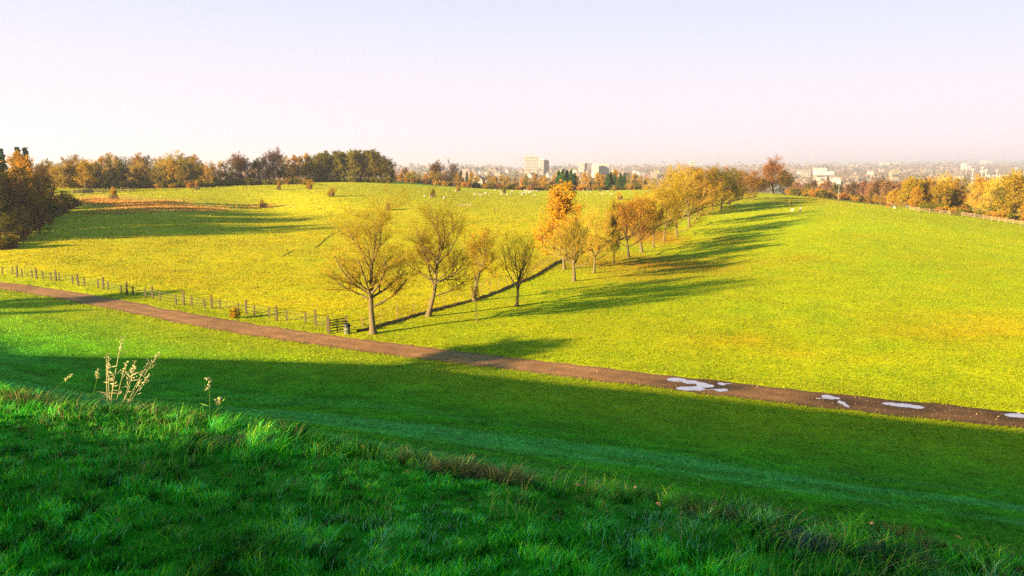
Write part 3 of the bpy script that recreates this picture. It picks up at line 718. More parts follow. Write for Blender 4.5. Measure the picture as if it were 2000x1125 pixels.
def woods():
    # left wood close to the field (frame left edge)
    wl = 'in the near wood at the left edge'
    topL = [(-400, 262), (-120, 285), (-30, 318), (0, 345), (60, 318), (80, 322), (110, 350), (140, 385), (155, 400)]
    for i in range(23):
        u = -330 + i * 15.5 + rw.uniform(-5, 5)
        fr = max(0, min(1, (u + 330) / 480))
        for row in range(1):
            D = 132 + (u > -100) * (u + 100) * .30 + rw.uniform(0, 22)
            if u > 60: D = 160 + (u - 60) * .55 + rw.uniform(0, 12)
            if u < -40 and i % 2: D += 14
            vt = profile(u, topL) + rw.uniform(-4, 16)
            kd = rw.choice(['dark', 'dark', 'brown', 'bare', 'bare', 'brown'])
            wood_tree(u, D, vt, kd, wl, rw, wf=.95)
    for i in range(24):
        u = rw.uniform(-20, 138); D = 132 + max(0, u) * .45 + rw.uniform(0, 34); vt = 352 + u * .35 + rw.uniform(-12, 30)
        wood_tree(u, D, vt, rw.choice(['dark', 'brown', 'bare', 'dark', 'brown']), wl, rw, wf=1.15)
    for (u, D, vt, kd) in [(33, 196, 304, 'orange'), (58, 192, 312, 'orange'), (46, 178, 330, 'orange'), (18, 182, 335, 'gold'), (70, 176, 345, 'orange'), (30, 166, 352, 'orange'), (84, 186, 330, 'brown'), (62, 160, 378, 'gold'), (95, 185, 345, 'bare'), (85, 170, 390, 'dark'), (120, 195, 375, 'dark'), (137, 200, 385, 'dark'),
                           (100, 178, 400, 'dark'), (130, 188, 405, 'brown'), (20, 150, 385, 'tan'), (70, 152, 395, 'brown'), (40, 143, 410, 'dark'), (5, 138, 420, 'dark')]:
        wood_tree(u, D, vt, kd, wl, rw, wf=.9)
    for (u, D, vt, lb) in [(7, 240, 291, 'leftmost dark spruce top rising above the near wood'), (39, 250, 288, 'left one of the paired dark spruces above the near wood'), (54, 252, 289, 'right one of the paired dark spruces above the near wood'), (0, 236, 300, 'dark spruce cut by the left edge of the photo')]:
        wood_tree(u, D, vt, 'conifer', 'rising above the near wood', rw, wf=1.05, label=lb)
    # long wood behind the left field
    w1 = 'in the long wood behind the paling fence'
    top1 = [(80, 312), (100, 305), (130, 308), (215, 304), (222, 300), (250, 306), (300, 305), (330, 298), (370, 300), (405, 312), (412, 325)]
    for i in range(32):
        u = 84 + i * 10.4 + rw.uniform(-4, 4)
        for row in range(2):
            D = 300 - (u < 200) * 25 + row * 16 + rw.uniform(0, 9)
            vt = profile(u, top1) + 4 + (1 - row) * 10 + rw.uniform(-5, 12)
            kd = rw.choice(['bare', 'tan', 'tan', 'bare', 'rust'] if row else ['bare', 'bare', 'tan', 'tan', 'gold'])
            wood_tree(u, D, vt, kd, w1, rw, wf=1.15)
    w2 = 'in the mixed trees left of the plantation'
    for (u, vt, kd, wf, dD) in [(418, 318, 'tan', .7, 0), (430, 316, 'tan', .7, 8), (442, 318, 'tan', .7, 0), (452, 330, 'dark', .6, -6), (462, 308, 'brown', 1.15, 0), (472, 303, 'brown', 1.2, 6), (480, 309, 'brown', 1.1, 0), (495, 322, 'orange', .8, 10), (505, 312, 'dark', .9, 0), (515, 308, 'brown', .8, 6),
                              (535, 300, 'brown', 1.1, 4), (545, 296, 'brown', 1.25, 10), (556, 306, 'bare', 1, 0), (525, 330, 'dark', .9, -6), (565, 312, 'orange', .9, 12), (577, 306, 'orange', .9, 12), (590, 308, 'orange', .9, 14), (603, 303, 'orange', .9, 14), (582, 325, 'bare', .9, 0), (570, 328, 'tan', .9, -3), (596, 324, 'bare', .9, 0)]:
        wood_tree(u, 320 + dD + (u - 420) * .2, vt, kd, w2, rw, wf=wf)
    w3 = 'in the dense plantation on the hilltop'
    top3 = [(600, 312), (620, 302), (640, 296), (680, 296), (735, 295), (750, 302), (758, 318)]
    for i in range(19):
        u = 606 + i * 8.1 + rw.uniform(-1.5, 1.5)
        for row in range(2):
            D = 360 + row * 14 + rw.uniform(0, 8)
            kd = rw.choice(['tall', 'tall', 'dark', 'dark' if row else 'bare']); vt = profile(u, top3) + rw.uniform(-1, 7) + (1 - row) * 2
            wood_tree(u, D, vt, kd, w3, rw, wf=1.25)
    wood_tree(766, 385, 322, 'fir', '', rw, wf=.8, label='lone dark green pine right of the dense plantation')
    # hedgerow trees behind the brow, centre
    w4 = 'in the belt beyond the sheep pasture'
    top4 = [(760, 338), (800, 334), (870, 332), (905, 340), (960, 345), (1000, 342), (1060, 338), (1130, 338), (1200, 336), (1260, 345), (1290, 345)]
    for i in range(41):
        u = 772 + i * 12.3 + rw.uniform(-3, 3)
        D = 435 + (u > 1000) * 10 + rw.uniform(0, 26)
        vt = profile(u, top4) + rw.uniform(-3, 9)
        kd = rw.choice(['rust', 'orange', 'rust', 'gold', 'orange', 'bare', 'orange', 'gold'])
        if u < 790: kd = 'rust'
        wood_tree(u, D, vt, kd, w4, rw, wf=1.1)
    for (u, vt, kd, wf) in [(860, 318, 'brown', 1.25), (848, 321, 'brown', 1.1), (884, 320, 'brown', 1.0), (790, 328, 'brown', .9), (892, 336, 'dark', .9), (912, 335, 'conifer', .8), (900, 333, 'fir', .8), (855, 342, 'fir', .7), (962, 345, 'conifer', .6), (1027, 342, 'conifer', .6)]:
        wood_tree(u, 470, vt, kd, w4, rw, wf=wf)
    w5 = 'in the dark conifer clump beyond the sheep pasture'
    for (u, vt) in [(1091, 334), (1099, 331), (1107, 333), (1115, 332), (1122, 337), (1187, 338), (1193, 336), (1200, 340), (1211, 338), (1219, 340)]:
        wood_tree(u, 428 + rw.uniform(0, 6), vt, 'fir', w5 if u < 1150 else 'between orange trees near the row', rw, wf=1.05)
    # scrub behind the right field's far edge
    w6 = 'in the pinkish scrub beyond the right field'
    top6 = [(1545, 352), (1580, 352), (1600, 350), (1625, 358), (1660, 352), (1690, 345), (1720, 352), (1760, 350), (1800, 352), (1850, 350)]
    for i in range(20):
        u = 1548 + i * 13.5 + rw.uniform(-4, 4); D = 455 + rw.uniform(0, 60); vt = profile(u, top6) + rw.uniform(-2, 12)
        if u > 1700: D = 360 + rw.uniform(0, 60)
        kd = rw.choice(['pink', 'pink', 'rust', 'brown', 'pink', 'dark'])
        wood_tree(u, D, vt, kd, w6, rw, wf=1.25)
    # golden trees along the right hedge
    w7 = 'behind the right-hand rail fence'
    top7 = [(1750, 372), (1770, 352), (1800, 350), (1820, 352), (1850, 345), (1900, 350), (1950, 342), (2010, 336), (2200, 325)]
    for (u, D, vt, kd, wf) in [(1783, 268, 350, 'gold', 1.35), (1770, 272, 360, 'gold', 1.1), (1797, 275, 354, 'gold', 1.1), (1790, 262, 368, 'gold', 1), (1750, 285, 372, 'gold', .9), (1713, 300, 380, 'orange', .8), (1725, 290, 384, 'rust', .8), (1702, 315, 372, 'bare', .8), (1739, 300, 376, 'orange', .8)]:
        wood_tree(u, D, vt, kd, w7, rw, wf=wf)
    for i in range(25):
        u = 1812 + i * 10.5 + rw.uniform(-4, 4); D = 262 - (u - 1812) * .17 + rw.uniform(0, 38); vt = profile(u, top7) + rw.uniform(-2, 14)
        kd = rw.choice(['gold', 'rust', 'tan', 'bare', 'tan', 'rust', 'tan'])
        wood_tree(u, D, vt, kd, w7, rw, wf=1.15)
    # trees outside the left edge whose shadows fall over the path and the near grass
    for (u, v, back, hh, kd, wf, lb) in [(165, 588, 47, 10, 'dark', 1.1, 'dark tree on the bank left of the view, shading the path bend'), (60, 596, 44, 9, 'dark', .9, 'second dark tree on the bank left of the view'), (40, 612, 36, 6.5, 'dark', .9, 'lower dark tree on the bank left of the view'),
                                 (880, 704, 47, 8.2, 'bare', 1.8, 'bare tree on the hilltop left of the view, shading the path middle'), (975, 690, 50, 7.5, 'dark', 1.8, 'second bare tree on the hilltop left of the view')]:
        x0, y0, z0 = hit(u, v)
        x = x0 - SX * back; y = y0 - SY * back; z = float(h(x, y)); hh = max(2.2, (z0 + back * TE - z) / .60); s = hh / 12; wf *= 2.2 if hh < 5 else 1.4
        plant('tree', KINDS[kd][0], (x, y, z - .1), 1.0, lb, 'tree', 'trees outside the left edge of the view', scale=(s * wf, s * wf, s))
woods()

# bushes
BUSH = {'orange': bush_mesh(1, 1.2, 1.3, 'leaf_orange', n=900, lsize=.12, rt=.012), 'dark': bush_mesh(2, 1.5, 3.2, 'leaf_olive', n=1500, lsize=.25), 'rust': bush_mesh(3, 1.2, 3.0, 'leaf_rust', 'twig_rust', n=1500, lsize=.22), 'gold': bush_mesh(4, 1.5, 1.6, 'leaf_gold', 'twig_gold', n=800, lsize=.14, rt=.015)}
def bush(kind, u, v, s, label, group=None, D=None, sc3=None):
    x, y, z = hit(u, v) if D is None else at(u, D)
    return plant('shrub', BUSH[kind], (x, y, z - .03), random.uniform(0, 6), label, 'shrub', group, scale=sc3 or (s, s, s), parts=('stem', 'foliage'))
def understorey():
    rg = np.random.default_rng(77)
    for (u0, u1, n, D0, D1, kinds_, s0, where) in [(80, 420, 38, 288, 300, ('dark', 'dark', 'rust'), 1.5, 'at the foot of the long wood'), (415, 610, 22, 308, 322, ('dark', 'rust'), 1.4, 'at the foot of the mixed trees'), (606, 765, 22, 356, 362, ('dark',), 1.4, 'at the foot of the plantation'),
                                                  (770, 1275, 50, 425, 434, ('rust', 'gold', 'rust', 'dark'), 1.9, 'along the belt beyond the sheep'), (-30, 150, 26, 0, 0, ('dark', 'dark', 'rust'), 1.3, 'at the edge of the near left wood'), (1548, 1745, 24, 395, 440, ('rust', 'dark', 'rust'), 2.2, 'in the scrub beyond the right field'), (1790, 2030, 26, 0, 1, ('rust', 'gold', 'dark'), 1.4, 'under the golden trees on the right')]:
        for i in range(n):
            u = u0 + (u1 - u0) * (i + rg.uniform(-.4, .4)) / n; D = rg.uniform(D0, D1)
            if D1 == 0: D = 128 + max(0, u) * .5 + rg.uniform(0, 9)
            if D1 == 1: D = 256 - (u - 1790) * .17 + rg.uniform(0, 10)
            k = kinds_[i % len(kinds_)]; x, y, z = at(u, D); s = s0 * rg.uniform(.7, 1.25)
            plant('shrub', BUSH[k], (x, y, z - .1), rg.uniform(0, 6), {'dark': 'dark olive', 'rust': 'rusty brown', 'gold': 'golden'}[k] + ' shrub ' + where, 'shrub', {'dark': 'dark olive', 'rust': 'rusty brown', 'gold': 'golden'}[k] + ' shrubs ' + where, scale=(s * 1.2, s, s), parts=('stem', 'foliage'))
understorey()
bush('orange', 459, 621, 1.0, 'small rusty orange bush at the foot of the post and wire fence')
for (u, v, s, kd, D) in [(1822, 408, 1.2, 'dark', 248), (1812, 406, 1.0, 'dark', 252), (1845, 410, 1.2, 'rust', 245), (1865, 412, 1.3, 'rust', 240), (1838, 412, 1.0, 'rust', 243), (1885, 415, 1.3, 'dark', 236), (1550, 376, 1.2, 'dark', 380), (1562, 377, 1.1, 'dark', 385), (1575, 378, 1.0, 'rust', 390)]:
    bush(kd, u, v, s, {'dark': 'low dark bramble bush', 'rust': 'low rusty bracken bush'}[kd] + (' behind the right-hand rail fence' if u > 1700 else ' at the far edge of the right field'), 'low bushes ' + kd + (' right' if u > 1700 else ' far'), D=D)

# ------------------------------------------------------------------ low bank, fences, gate, bin
def build_wall():
    P = WALL[_wo]; seg = np.linalg.norm(np.diff(P, axis=0), axis=1); s = np.concatenate([[0], np.cumsum(seg)])
    n = int(s[-1] / .3); t = np.linspace(0, s[-1], n)
    X = np.interp(t, s, P[:, 0]); Y = np.interp(t, s, P[:, 1])
    k = np.exp(-.5 * (np.arange(-12, 13) / 5.) ** 2); k /= k.sum()
    X = np.convolve(np.pad(X, 12, mode='edge'), k, 'valid'); Y = np.convolve(np.pad(Y, 12, mode='edge'), k, 'valid')
    d = np.stack([np.gradient(X), np.gradient(Y)], 1); d /= np.linalg.norm(d, axis=1, keepdims=True); nm = np.stack([-d[:, 1], d[:, 0]], 1)
    prof_ = [(-.34, -.1), (-.25, .10), (-.14, .24), (-.02, .30), (.13, .25), (.22, .10), (.32, -.1)]
    V = []
    for j, (o, z) in enumerate(prof_):
        oo = o + (fnoise(t, t * 0 + j, .7, 61, 3) - .5) * .2; zz = .75 * z * (.3 + 1.4 * fnoise(t, t * 0 + j, 1.1, 71, 3))
        x = X + nm[:, 0] * oo; y = Y + nm[:, 1] * oo
        V.append(np.stack([x, y, h(X, Y) + zz], 1))
    V = np.stack(V, 1).reshape(-1, 3); m = len(prof_)
    i, j = np.meshgrid(np.arange(m - 1), np.arange(n - 1))
    q = np.stack([j * m + i, j * m + i + 1, (j + 1) * m + i + 1, (j + 1) * m + i], -1).reshape(-1, 4)
    o = mesh_np('earth_bank', V, q[:, ::-1], None, (M['bank'],))
    tag(o, 'low dark earth and stone bank running beside the row of trees', 'bank')
M['bank'] = simple('bank_soil', (.11, .062, .016), .5, 5, bmp=1, bd=.1)
build_wall()

def post_mb(x, y, z, hh, w, mb=None):
    m = mb or MB(); m.box((0, 0, hh / 2 - .1), (w, w, hh + .2), 0, .96); return m
POST = {}
def post(parent, x, y, z, hh, w, mat, rz=0):
    key = (round(hh, 2), round(w, 3), mat)
    if key not in POST:
        o = post_mb(0, 0, 0, hh, w).build('post', M[mat]); POST[key] = o.data; bpy.data.objects.remove(o)
    o = bpy.data.objects.new('post', POST[key]); COL.objects.link(o); o.parent = parent; o.location = (x, y, z); o.rotation_euler = (random.uniform(-.04, .04), random.uniform(-.04, .04), rz); return o
def wires(parent, pts, hs, r, name='wire', mat='wire'):
    for hh in hs:
        m = MB(); P = np.array(pts); P = P + np.array([0, 0, hh]); m.tubes(P[:-1], P[1:], np.full(len(P) - 1, r), np.full(len(P) - 1, r), 4); m.build(name, M[mat], parent)

# post and wire fence by the path: pixel positions of post feet, measured from the photo
fp = [(5, 536, 0), (25, 536, 0), (34, 541, 1), (43, 541, 0), (63, 543, 0), (72, 545, 1), (84, 545, 0), (100, 548, 0), (109, 549, 1), (116, 549, 0), (142, 555, 0), (153, 558, 1), (165, 559, 0), (192, 563, 0), (202, 565, 1), (212, 567, 0), (237, 574, 0), (248, 576, 1), (260, 577, 0), (285, 582, 0), (299, 584, 1), (313, 588, 0),
      (344, 595, 0), (359, 596, 1), (375, 598, 0), (400, 603, 0), (414, 603, 1), (430, 605, 0), (466, 612, 0), (481, 614, 1), (497, 617, 0), (525, 620, 0), (541, 627, 1), (560, 627, 0), (597, 632, 0), (617, 636, 1), (640, 648, 1)]
POST.clear()
fe = empty('wire_fence', (0, 0, 0), 0, 'wooden post and wire fence between the gravel path and the golden pasture', 'fence')
pts = []
for u, v, t in fp:
    x, y, z = hit(u, v); post(fe, x, y, z, 1.45 if t else 1.05,   .17 if t else .13, 'wood_dark'); pts.append((x, y, z))
wires(fe, pts, (.35, .65, .95), .012)
# second fence runs on the field side of the bank
f2 = empty('wire_fence', (0, 0, 0), 0, 'slender post and wire fence on the field side of the low bank', 'fence')
pts = []
ww = WALL[_wo]; cum = np.concatenate([[0], np.cumsum(np.linalg.norm(np.diff(ww, axis=0), axis=1))])
for i, s in enumerate(np.arange(2.2, cum[-1], 2.7)):
    x = float(np.interp(s, cum, ww[:, 0])) - .9; y = float(np.interp(s, cum, ww[:, 1])); z = float(h(x, y))
    post(f2, x, y, z, 1.45 if i % 5 == 2 else 1.15, .07, 'wood'); pts.append((x, y, z))
    if len(pts) > 62: break
wires(f2, pts, (.4, .75, 1.05), .010)
# gate
def rail_between(mb, a, b, z0, w, hh): mb.bar((a[0], a[1], a[2] + z0), (b[0], b[1], b[2] + z0), w, hh)
gA = np.array(hit(643, 652)); gB = np.array(hit(676, 647)); ge = empty('wooden_gate', (0, 0, 0), 0, 'wooden five bar field gate at the corner beside the round bin', 'gate')
for g, hh in ((gA, 1.35), (gB, 1.4)): post(ge, *g, hh, .17, 'wood_dark')
gm = (gA + gB) / 2; post(ge, *gm, 1.15, .07, 'wood_dark').name = 'brace'
for z0 in (.22, .47, .72, .95, 1.15):
    mb = MB(); rail_between(mb, gA, gB, z0, .045, .09); mb.build('rail', M['wood_dark'], ge)
# bin
M['bin_side'] = simple('bin_grey', (.10, .10, .075), .2, 6); M['bin_black'] = simple('bin_black_lid', (.012, .013, .014), .2, 6, rough=.5)
def lathe(name, prof_, mat, parent, k=20, ox=0, oy=0):
    th = np.arange(k) * 2 * math.pi / k
    V = np.concatenate([np.stack([r * np.cos(th) + ox, r * np.sin(th) + oy, np.full(k, z)], 1) for r, z in prof_])
    q = []
    for a in range(len(prof_) - 1):
        for i in range(k): q.append((a * k + i, a * k + (i + 1) % k, (a + 1) * k + (i + 1) % k, (a + 1) * k + i))
    return mesh_np(name, V, q, None, (mat,), parent, smooth=True)
bx = hit(678, 652); be = empty('litter_bin', bx, 0, 'round grey litter bin with a black hooded top beside the gate', 'bin'); be.scale = (.78, .78, .78)
lathe('body', [(.02, 0), (.30, 0), (.33, .1), (.34, .75), (.32, .78)], M['bin_side'], be)
lathe('lid', [(.36, .76), (.37, .86), (.35, 1.08), (.26, 1.18), (.02, 1.21)], M['bin_black'], be)
lathe('band', [(.338, .3), (.352, .31), (.352, .36), (.338, .37)], M['bin_black'], be)

# right-hand rail fence
fr = empty('rail_fence', (0, 0, 0), 0, 'pale post and rail fence along the right edge of the field', 'fence')
rp = [(1776, 411), (1795, 414), (1815, 416), (1835, 418), (1855, 421), (1878, 423), (1903, 426), (1920, 429), (1936, 432), (1951, 434), (1964, 436), (1979, 438), (1994, 441), (2012, 444), (2040, 449), (2075, 455), (2120, 463)]
P = [np.array(hit(*p)) for p in rp]
for p in P: post(fr, *p, 1.35, .16, 'wood_pale')
for i in range(len(P) - 1):
    for z0 in (.45, .8, 1.12):
        mb = MB(); rail_between(mb, P[i], P[i + 1], z0, .05, .13); mb.build('rail', M['wood_pale'], fr)
# paling fence far left
fl = empty('rail_fence', (0, 0, 0), 0, 'pale timber fence in front of the long wood on the left', 'fence')
P = [np.array(at(u, D)) for u, D in ((140, 236), (150, 238), (160, 240), (170, 242), (180, 243), (190, 245), (200, 246), (210, 248), (222, 250), (236, 252), (250, 255), (262, 258))]
for p in P: post(fl, *p, 1.4, .2, 'wood_pale')
for i in range(len(P) - 1):
    for z0 in (.45, .85, 1.2):
        mb = MB(); rail_between(mb, P[i], P[i + 1], z0, .06, .16); mb.build('rail', M['wood_pale'], fl)
mb = MB(); a = P[2]; b = P[4]; rail_between(mb, a + np.array([0, -.15, 0]), b + np.array([0, -.15, 0]), .75, .04, 1.1); mb.build('board_panel', M['wood_pale'], fl)
# small hurdle and pens in the pasture
def hurdle(u, v, wpx, label, mat='wood'):
    x, y, z = hit(u, v); w = wpx / F * y; e = empty('field_hurdle', (x, y, z), 0, label, 'hurdle')
    post(e, -w / 2, 0, 0, 1.5, .14, mat); post(e, w / 2, 0, 0, 1.6, .14, mat)
    for z0 in (.3, .7):
        m = MB(); m.bar((-w / 2, 0, z0), (w / 2, 0, z0), .05, .12); m.build('rail', M[mat], e)
hurdle(908, 404, 22, 'low hurdle standing alone in the golden pasture', 'wood_pale')
hurdle(1530, 400, 24, 'thin rail hurdle in the shade at the far end of the row')

# ------------------------------------------------------------------ tree guards with young trees
def guard_meshes():
    w = 1.5; P4 = [(-w / 2, -w / 2), (w / 2, -w / 2), (w / 2, w / 2), (-w / 2, w / 2)]
    pm = MB(); pm.box((0, 0, .65), (.14, .14, 1.4)); po = pm.build('post', M['wood_dark']); pd = po.data; bpy.data.objects.remove(po)
    rd = []
    for k in range(4):
        a, b = P4[k], P4[(k + 1) % 4]; m = MB()
        for z0 in (.35, .75, 1.15): m.bar((a[0], a[1], z0), (b[0], b[1], z0), .05, .22)
        o = m.build('side_rails', M['wood_dark']); rd.append(o.data); bpy.data.objects.remove(o)
    return P4, pd, rd
P4, pd, rd = guard_meshes()
GS = [(385, 371, 1.0, 'rust', 1.9, 'in front of the long wood'), (222, 390, 1.15, 'rust', 1.9, 'by the orange bracken on the left'), (545, 371, .9, 'rust', 2.2, 'left of the plantation'), (605, 369, .95, 'gold', 2.3, 'on the slope under the plantation'),
      (648, 384, 1.0, 'gold', 2.0, 'below the plantation on the golden slope'), (515, 406, 1.15, 'orange', 1.9, 'above the long bars of shade'), (758, 410, .95, 'dark', 1.3, 'just above the second bare tree'), (846, 384, 1.0, 'dark', 1.6, 'halfway to the sheep'),
      (896, 373, .9, 'orange', 2.4, 'nearest the sheep pasture belt'), (985, 378, .9, 'dark', 2.0, 'among the grazing sheep'), (1211, 390, 1.15, 'orange', 2.2, 'left of the thick part of the row'), (1200, 373, .9, 'rust', 1.6, 'at the far edge behind the row'), (1172, 374, .9, 'dark', 1.2, 'beside the farthest sheep')]
for (u, v, s, kd, hh, wh) in GS:
    x, y, z = hit(u, v)
    e = empty('tree_guard', (x, y, z), .15, 'square timber tree guard ' + wh, 'tree guard', 'timber tree guards in the pasture'); e.scale = (s * .9, s * .9, s * .85)
    for p in P4:
        o = bpy.data.objects.new('post', pd); COL.objects.link(o); o.parent = e; o.location = (p[0], p[1], 0)
    for d_ in rd:
        o = bpy.data.objects.new('side_rails', d_); COL.objects.link(o); o.parent = e
    bs = 1.25 * hh * s / 1.35 * (.62 if kd in ('dark', 'rust') else .9)
    plant('young_tree', BUSH[kd], (x, y, z + .02), 0, {'rust': 'rusty', 'gold': 'golden', 'orange': 'orange', 'dark': 'dark'}[kd] + ' young tree inside the timber guard ' + wh, 'young tree', 'young trees in timber guards', scale=(bs * .55 if kd in ('dark', 'rust') else bs, bs * .55 if kd in ('dark', 'rust') else bs, 1.15 * hh * s / 1.2), parts=('stem', 'foliage'))

# ------------------------------------------------------------------ people, dogs, sheep (skinned bodies)
def skin_mesh(name, verts, edges, radii, mat, sub=1, parent=None):
    me = bpy.data.meshes.new(name); me.from_pydata(verts, edges, []); me.update()
    o = bpy.data.objects.new(name, me); COL.objects.link(o)
    sm = o.modifiers.new('s', 'SKIN'); ss = o.modifiers.new('u', 'SUBSURF'); ss.levels = sub; ss.render_levels = sub
    for i, r in enumerate(radii): me.skin_vertices[0].data[i].radius = (r, r) if not isinstance(r, tuple) else r
    me.skin_vertices[0].data[0].use_root = True
    dg = bpy.context.evaluated_depsgraph_get(); em = bpy.data.meshes.new_from_object(o.evaluated_get(dg))
    bpy.data.objects.remove(o); em.name = name; em.materials.clear(); em.materials.append(mat)
    for p in em.polygons: p.use_smooth = True
    o = bpy.data.objects.new(name, em); COL.objects.link(o); o.parent = parent; return o
M['wool'] = simple('sheep_wool', (.26, .24, .19), .15, 8); M['skin'] = simple('skin', (.30, .16, .10), .05, 5, bmp=0)
M['white_cloth'] = simple('white_jacket', (.62, .62, .66), .1, 5); M['dark_cloth'] = simple('dark_trousers', (.03, .035, .06), .2, 5); M['red_cloth'] = simple('red_jacket', (.40, .05, .03), .15, 5); M['teal_cloth'] = simple('teal_hat', (.10, .30, .28), .1, 5)
M['hair'] = simple('dark_hair', (.02, .014, .01), .2, 20); M['dog_white'] = simple('white_dog_fur', (.55, .50, .42), .1, 9)
def person(u, v, hh, top, legs, label, rz=0, hat=None, D=None):
    loc = hit(u, v) if D is None else at(u, D)
    e = empty('person', loc, rz, label, 'person'); k = hh / 1.72; e.scale = (k, k, k)
    body = skin_mesh('body', [(0, 0, .95), (0, 0, 1.15), (0, 0, 1.38), (0, 0, 1.48), (0, .01, 1.60), (-.1, 0, .90), (-.1, .16, .50), (-.1, .10, .07), (-.1, .24, .04), (.1, 0, .90), (.1, -.10, .50), (.1, -.30, .12), (.1, -.20, .05),
                             (-.19, 0, 1.38), (-.25, -.06, 1.12), (-.24, .06, .88), (-.24, .10, .80), (.19, 0, 1.38), (.25, .06, 1.12), (.24, .20, .92), (.24, .25, .85)],
                     [(0, 1), (1, 2), (2, 3), (3, 4), (0, 5), (5, 6), (6, 7), (7, 8), (0, 9), (9, 10), (10, 11), (11, 12), (2, 13), (13, 14), (14, 15), (15, 16), (2, 17), (17, 18), (18, 19), (19, 20)],
                     [.12, .11, .13, .055, .095, .085, .06, .045, .035, .085, .06, .045, .035, .055, .045, .035, .035, .055, .045, .035, .035], M['skin'], 1, e)
    skin_mesh('jacket', [(0, 0, .85), (0, 0, 1.15), (0, 0, 1.40), (0, 0, 1.47), (-.20, 0, 1.38), (-.26, -.06, 1.12), (-.25, .05, .90), (.20, 0, 1.38), (.26, .06, 1.12), (.25, .19, .94)], [(0, 1), (1, 2), (2, 3), (2, 4), (4, 5), (5, 6), (2, 7), (7, 8), (8, 9)],
              [.17, .16, .17, .08, .085, .065, .055, .085, .065, .055], top, 1, e)
    skin_mesh('trousers', [(0, 0, .92), (-.1, 0, .86), (-.1, .16, .50), (-.1, .10, .12), (.1, 0, .86), (.1, -.10, .50), (.1, -.28, .15)], [(0, 1), (1, 2), (2, 3), (0, 4), (4, 5), (5, 6)], [.14, .11, .08, .065, .11, .08, .065], legs, 1, e)
    lathe('hair' if hat is None else 'hat', [(.11, 1.60), (.118, 1.66), (.10, 1.73), (.05, 1.77), (.01, 1.78)], hat or M['hair'], e, 12)
    return e
person(1563, 416, 1.72, M['white_cloth'], M['dark_cloth'], 'person in a white jacket and dark trousers walking on the bright field', 1.3)
person(1737, 407, 1.75, M['red_cloth'], M['red_cloth'], 'person in a reddish coat and pale teal hat standing at the field edge', .6, M['teal_cloth'], D=238)
person(1744, 405, 1.6, M['red_cloth'], M['dark_cloth'], 'person in a bright red jacket half behind the one with the teal hat', 2.5, D=250)
def beast(name, loc, L, mat, label, cat, group=None, rz=0, graze=False, head=None):
    s = L / 1.1
    e = empty(name, loc, rz, label, cat, group); e.scale = (s, s, s)
    hz = (.25, .62) if graze else (.95, .95)
    key = (name, graze)
    if key not in BE:
        b = skin_mesh('body', [(0, 0, .62), (.32, 0, .63), (-.34, 0, .62), (.50, 0, .75 if not graze else .55), (.64, 0, .90 if not graze else .22), (.78, 0, .86 if not graze else .10), (.32, .12, .36), (.33, .12, .03), (.32, -.12, .36), (.34, -.12, .03), (-.36, .12, .40), (-.40, .12, .28), (-.36, .12, .03), (-.36, -.12, .40), (-.41, -.12, .28), (-.35, -.12, .03), (-.52, 0, .60)],
                      [(0, 1), (0, 2), (1, 3), (3, 4), (4, 5), (1, 6), (6, 7), (1, 8), (8, 9), (2, 10), (10, 11), (11, 12), (2, 13), (13, 14), (14, 15), (2, 16)],
                      [.25 if name == 'sheep' else .17, .22 if name == 'sheep' else .17, .23 if name == 'sheep' else .15, .13, .10, .06, .07, .035, .07, .035, .08, .045, .035, .08, .045, .035, .04], mat, 1)
        BE[key] = b.data; bpy.data.objects.remove(b)
    o = bpy.data.objects.new('body', BE[key]); COL.objects.link(o); o.parent = e
    return e
BE = {}
beast('dog', hit(1547, 413), .95, M['dog_white'], 'white dog walking left of the person in the white jacket', 'dog', rz=.2)
beast('dog', hit(1747, 408), .8, M['dog_white'], 'pale dog at the feet of the person in the reddish coat', 'dog', rz=2)
rs = np.random.default_rng(5)
for i in range(46):
    if i < 3: u, v = [(867, 390), (829, 385), (842, 388)][i]
    elif i < 40: u = rs.normal(1000, 60); v = rs.uniform(373, 384)
    else: u = rs.uniform(1120, 1215); v = rs.uniform(373, 382)
    if i in (5, 6, 7, 8, 9, 10, 11, 12): u = 1040 + rs.uniform(-12, 12); v = 375 + rs.uniform(-2, 4)
    if 1075 < u < 1120: u -= 60
    beast('sheep', hit(u, v), 1.0 if i else 1.3, M['wool'], 'nearest white sheep, left of the main flock' if i == 0 else ('pair of white sheep ahead of the flock' if 0 < i < 3 else ('white sheep in the main flock beyond the golden pasture' if i < 40 else 'white sheep in the far flock beside the row of trees')), 'sheep', None if i == 0 else ('sheep pair' if i < 3 else ('sheep in the main flock' if i < 40 else 'sheep in the far flock')), rz=rs.uniform(0, 6.28), graze=bool(i % 3))
# white post, notice post and bin at the right of the field
def pole(u, D, vt, r, label, mat, cap=True):
    x, y, z = at(u, D); hh = ztop(vt, D) - z
    e = empty('white_post', (x, y, z), 0, label, 'post'); lathe('shaft', [(r * 1.2, -.2), (r, hh)], mat, e, 8); lathe('cap', [(r * 1.3, hh), (r * 1.3, hh + .15), (.01, hh + .25)], mat, e, 8)
M['white_paint'] = simple('white_paint', (.25, .24, .23), .05, 3, bmp=0)
pole(1639, 400, 362, .09, 'tall white post in front of the pinkish scrub', M['white_paint'])
x, y, z = at(1775, 258); e = empty('litter_bin', (x, y, z), 0, 'dark square litter bin at the start of the right-hand fence', 'bin'); mb = MB(); mb.box((0, 0, .5), (.6, .6, 1.0)); mb.build('body', M['bin_side'], e); mb = MB(); mb.box((0, 0, 1.12), (.7, .7, .22), 0, .8); mb.build('lid', M['bin_black'], e)
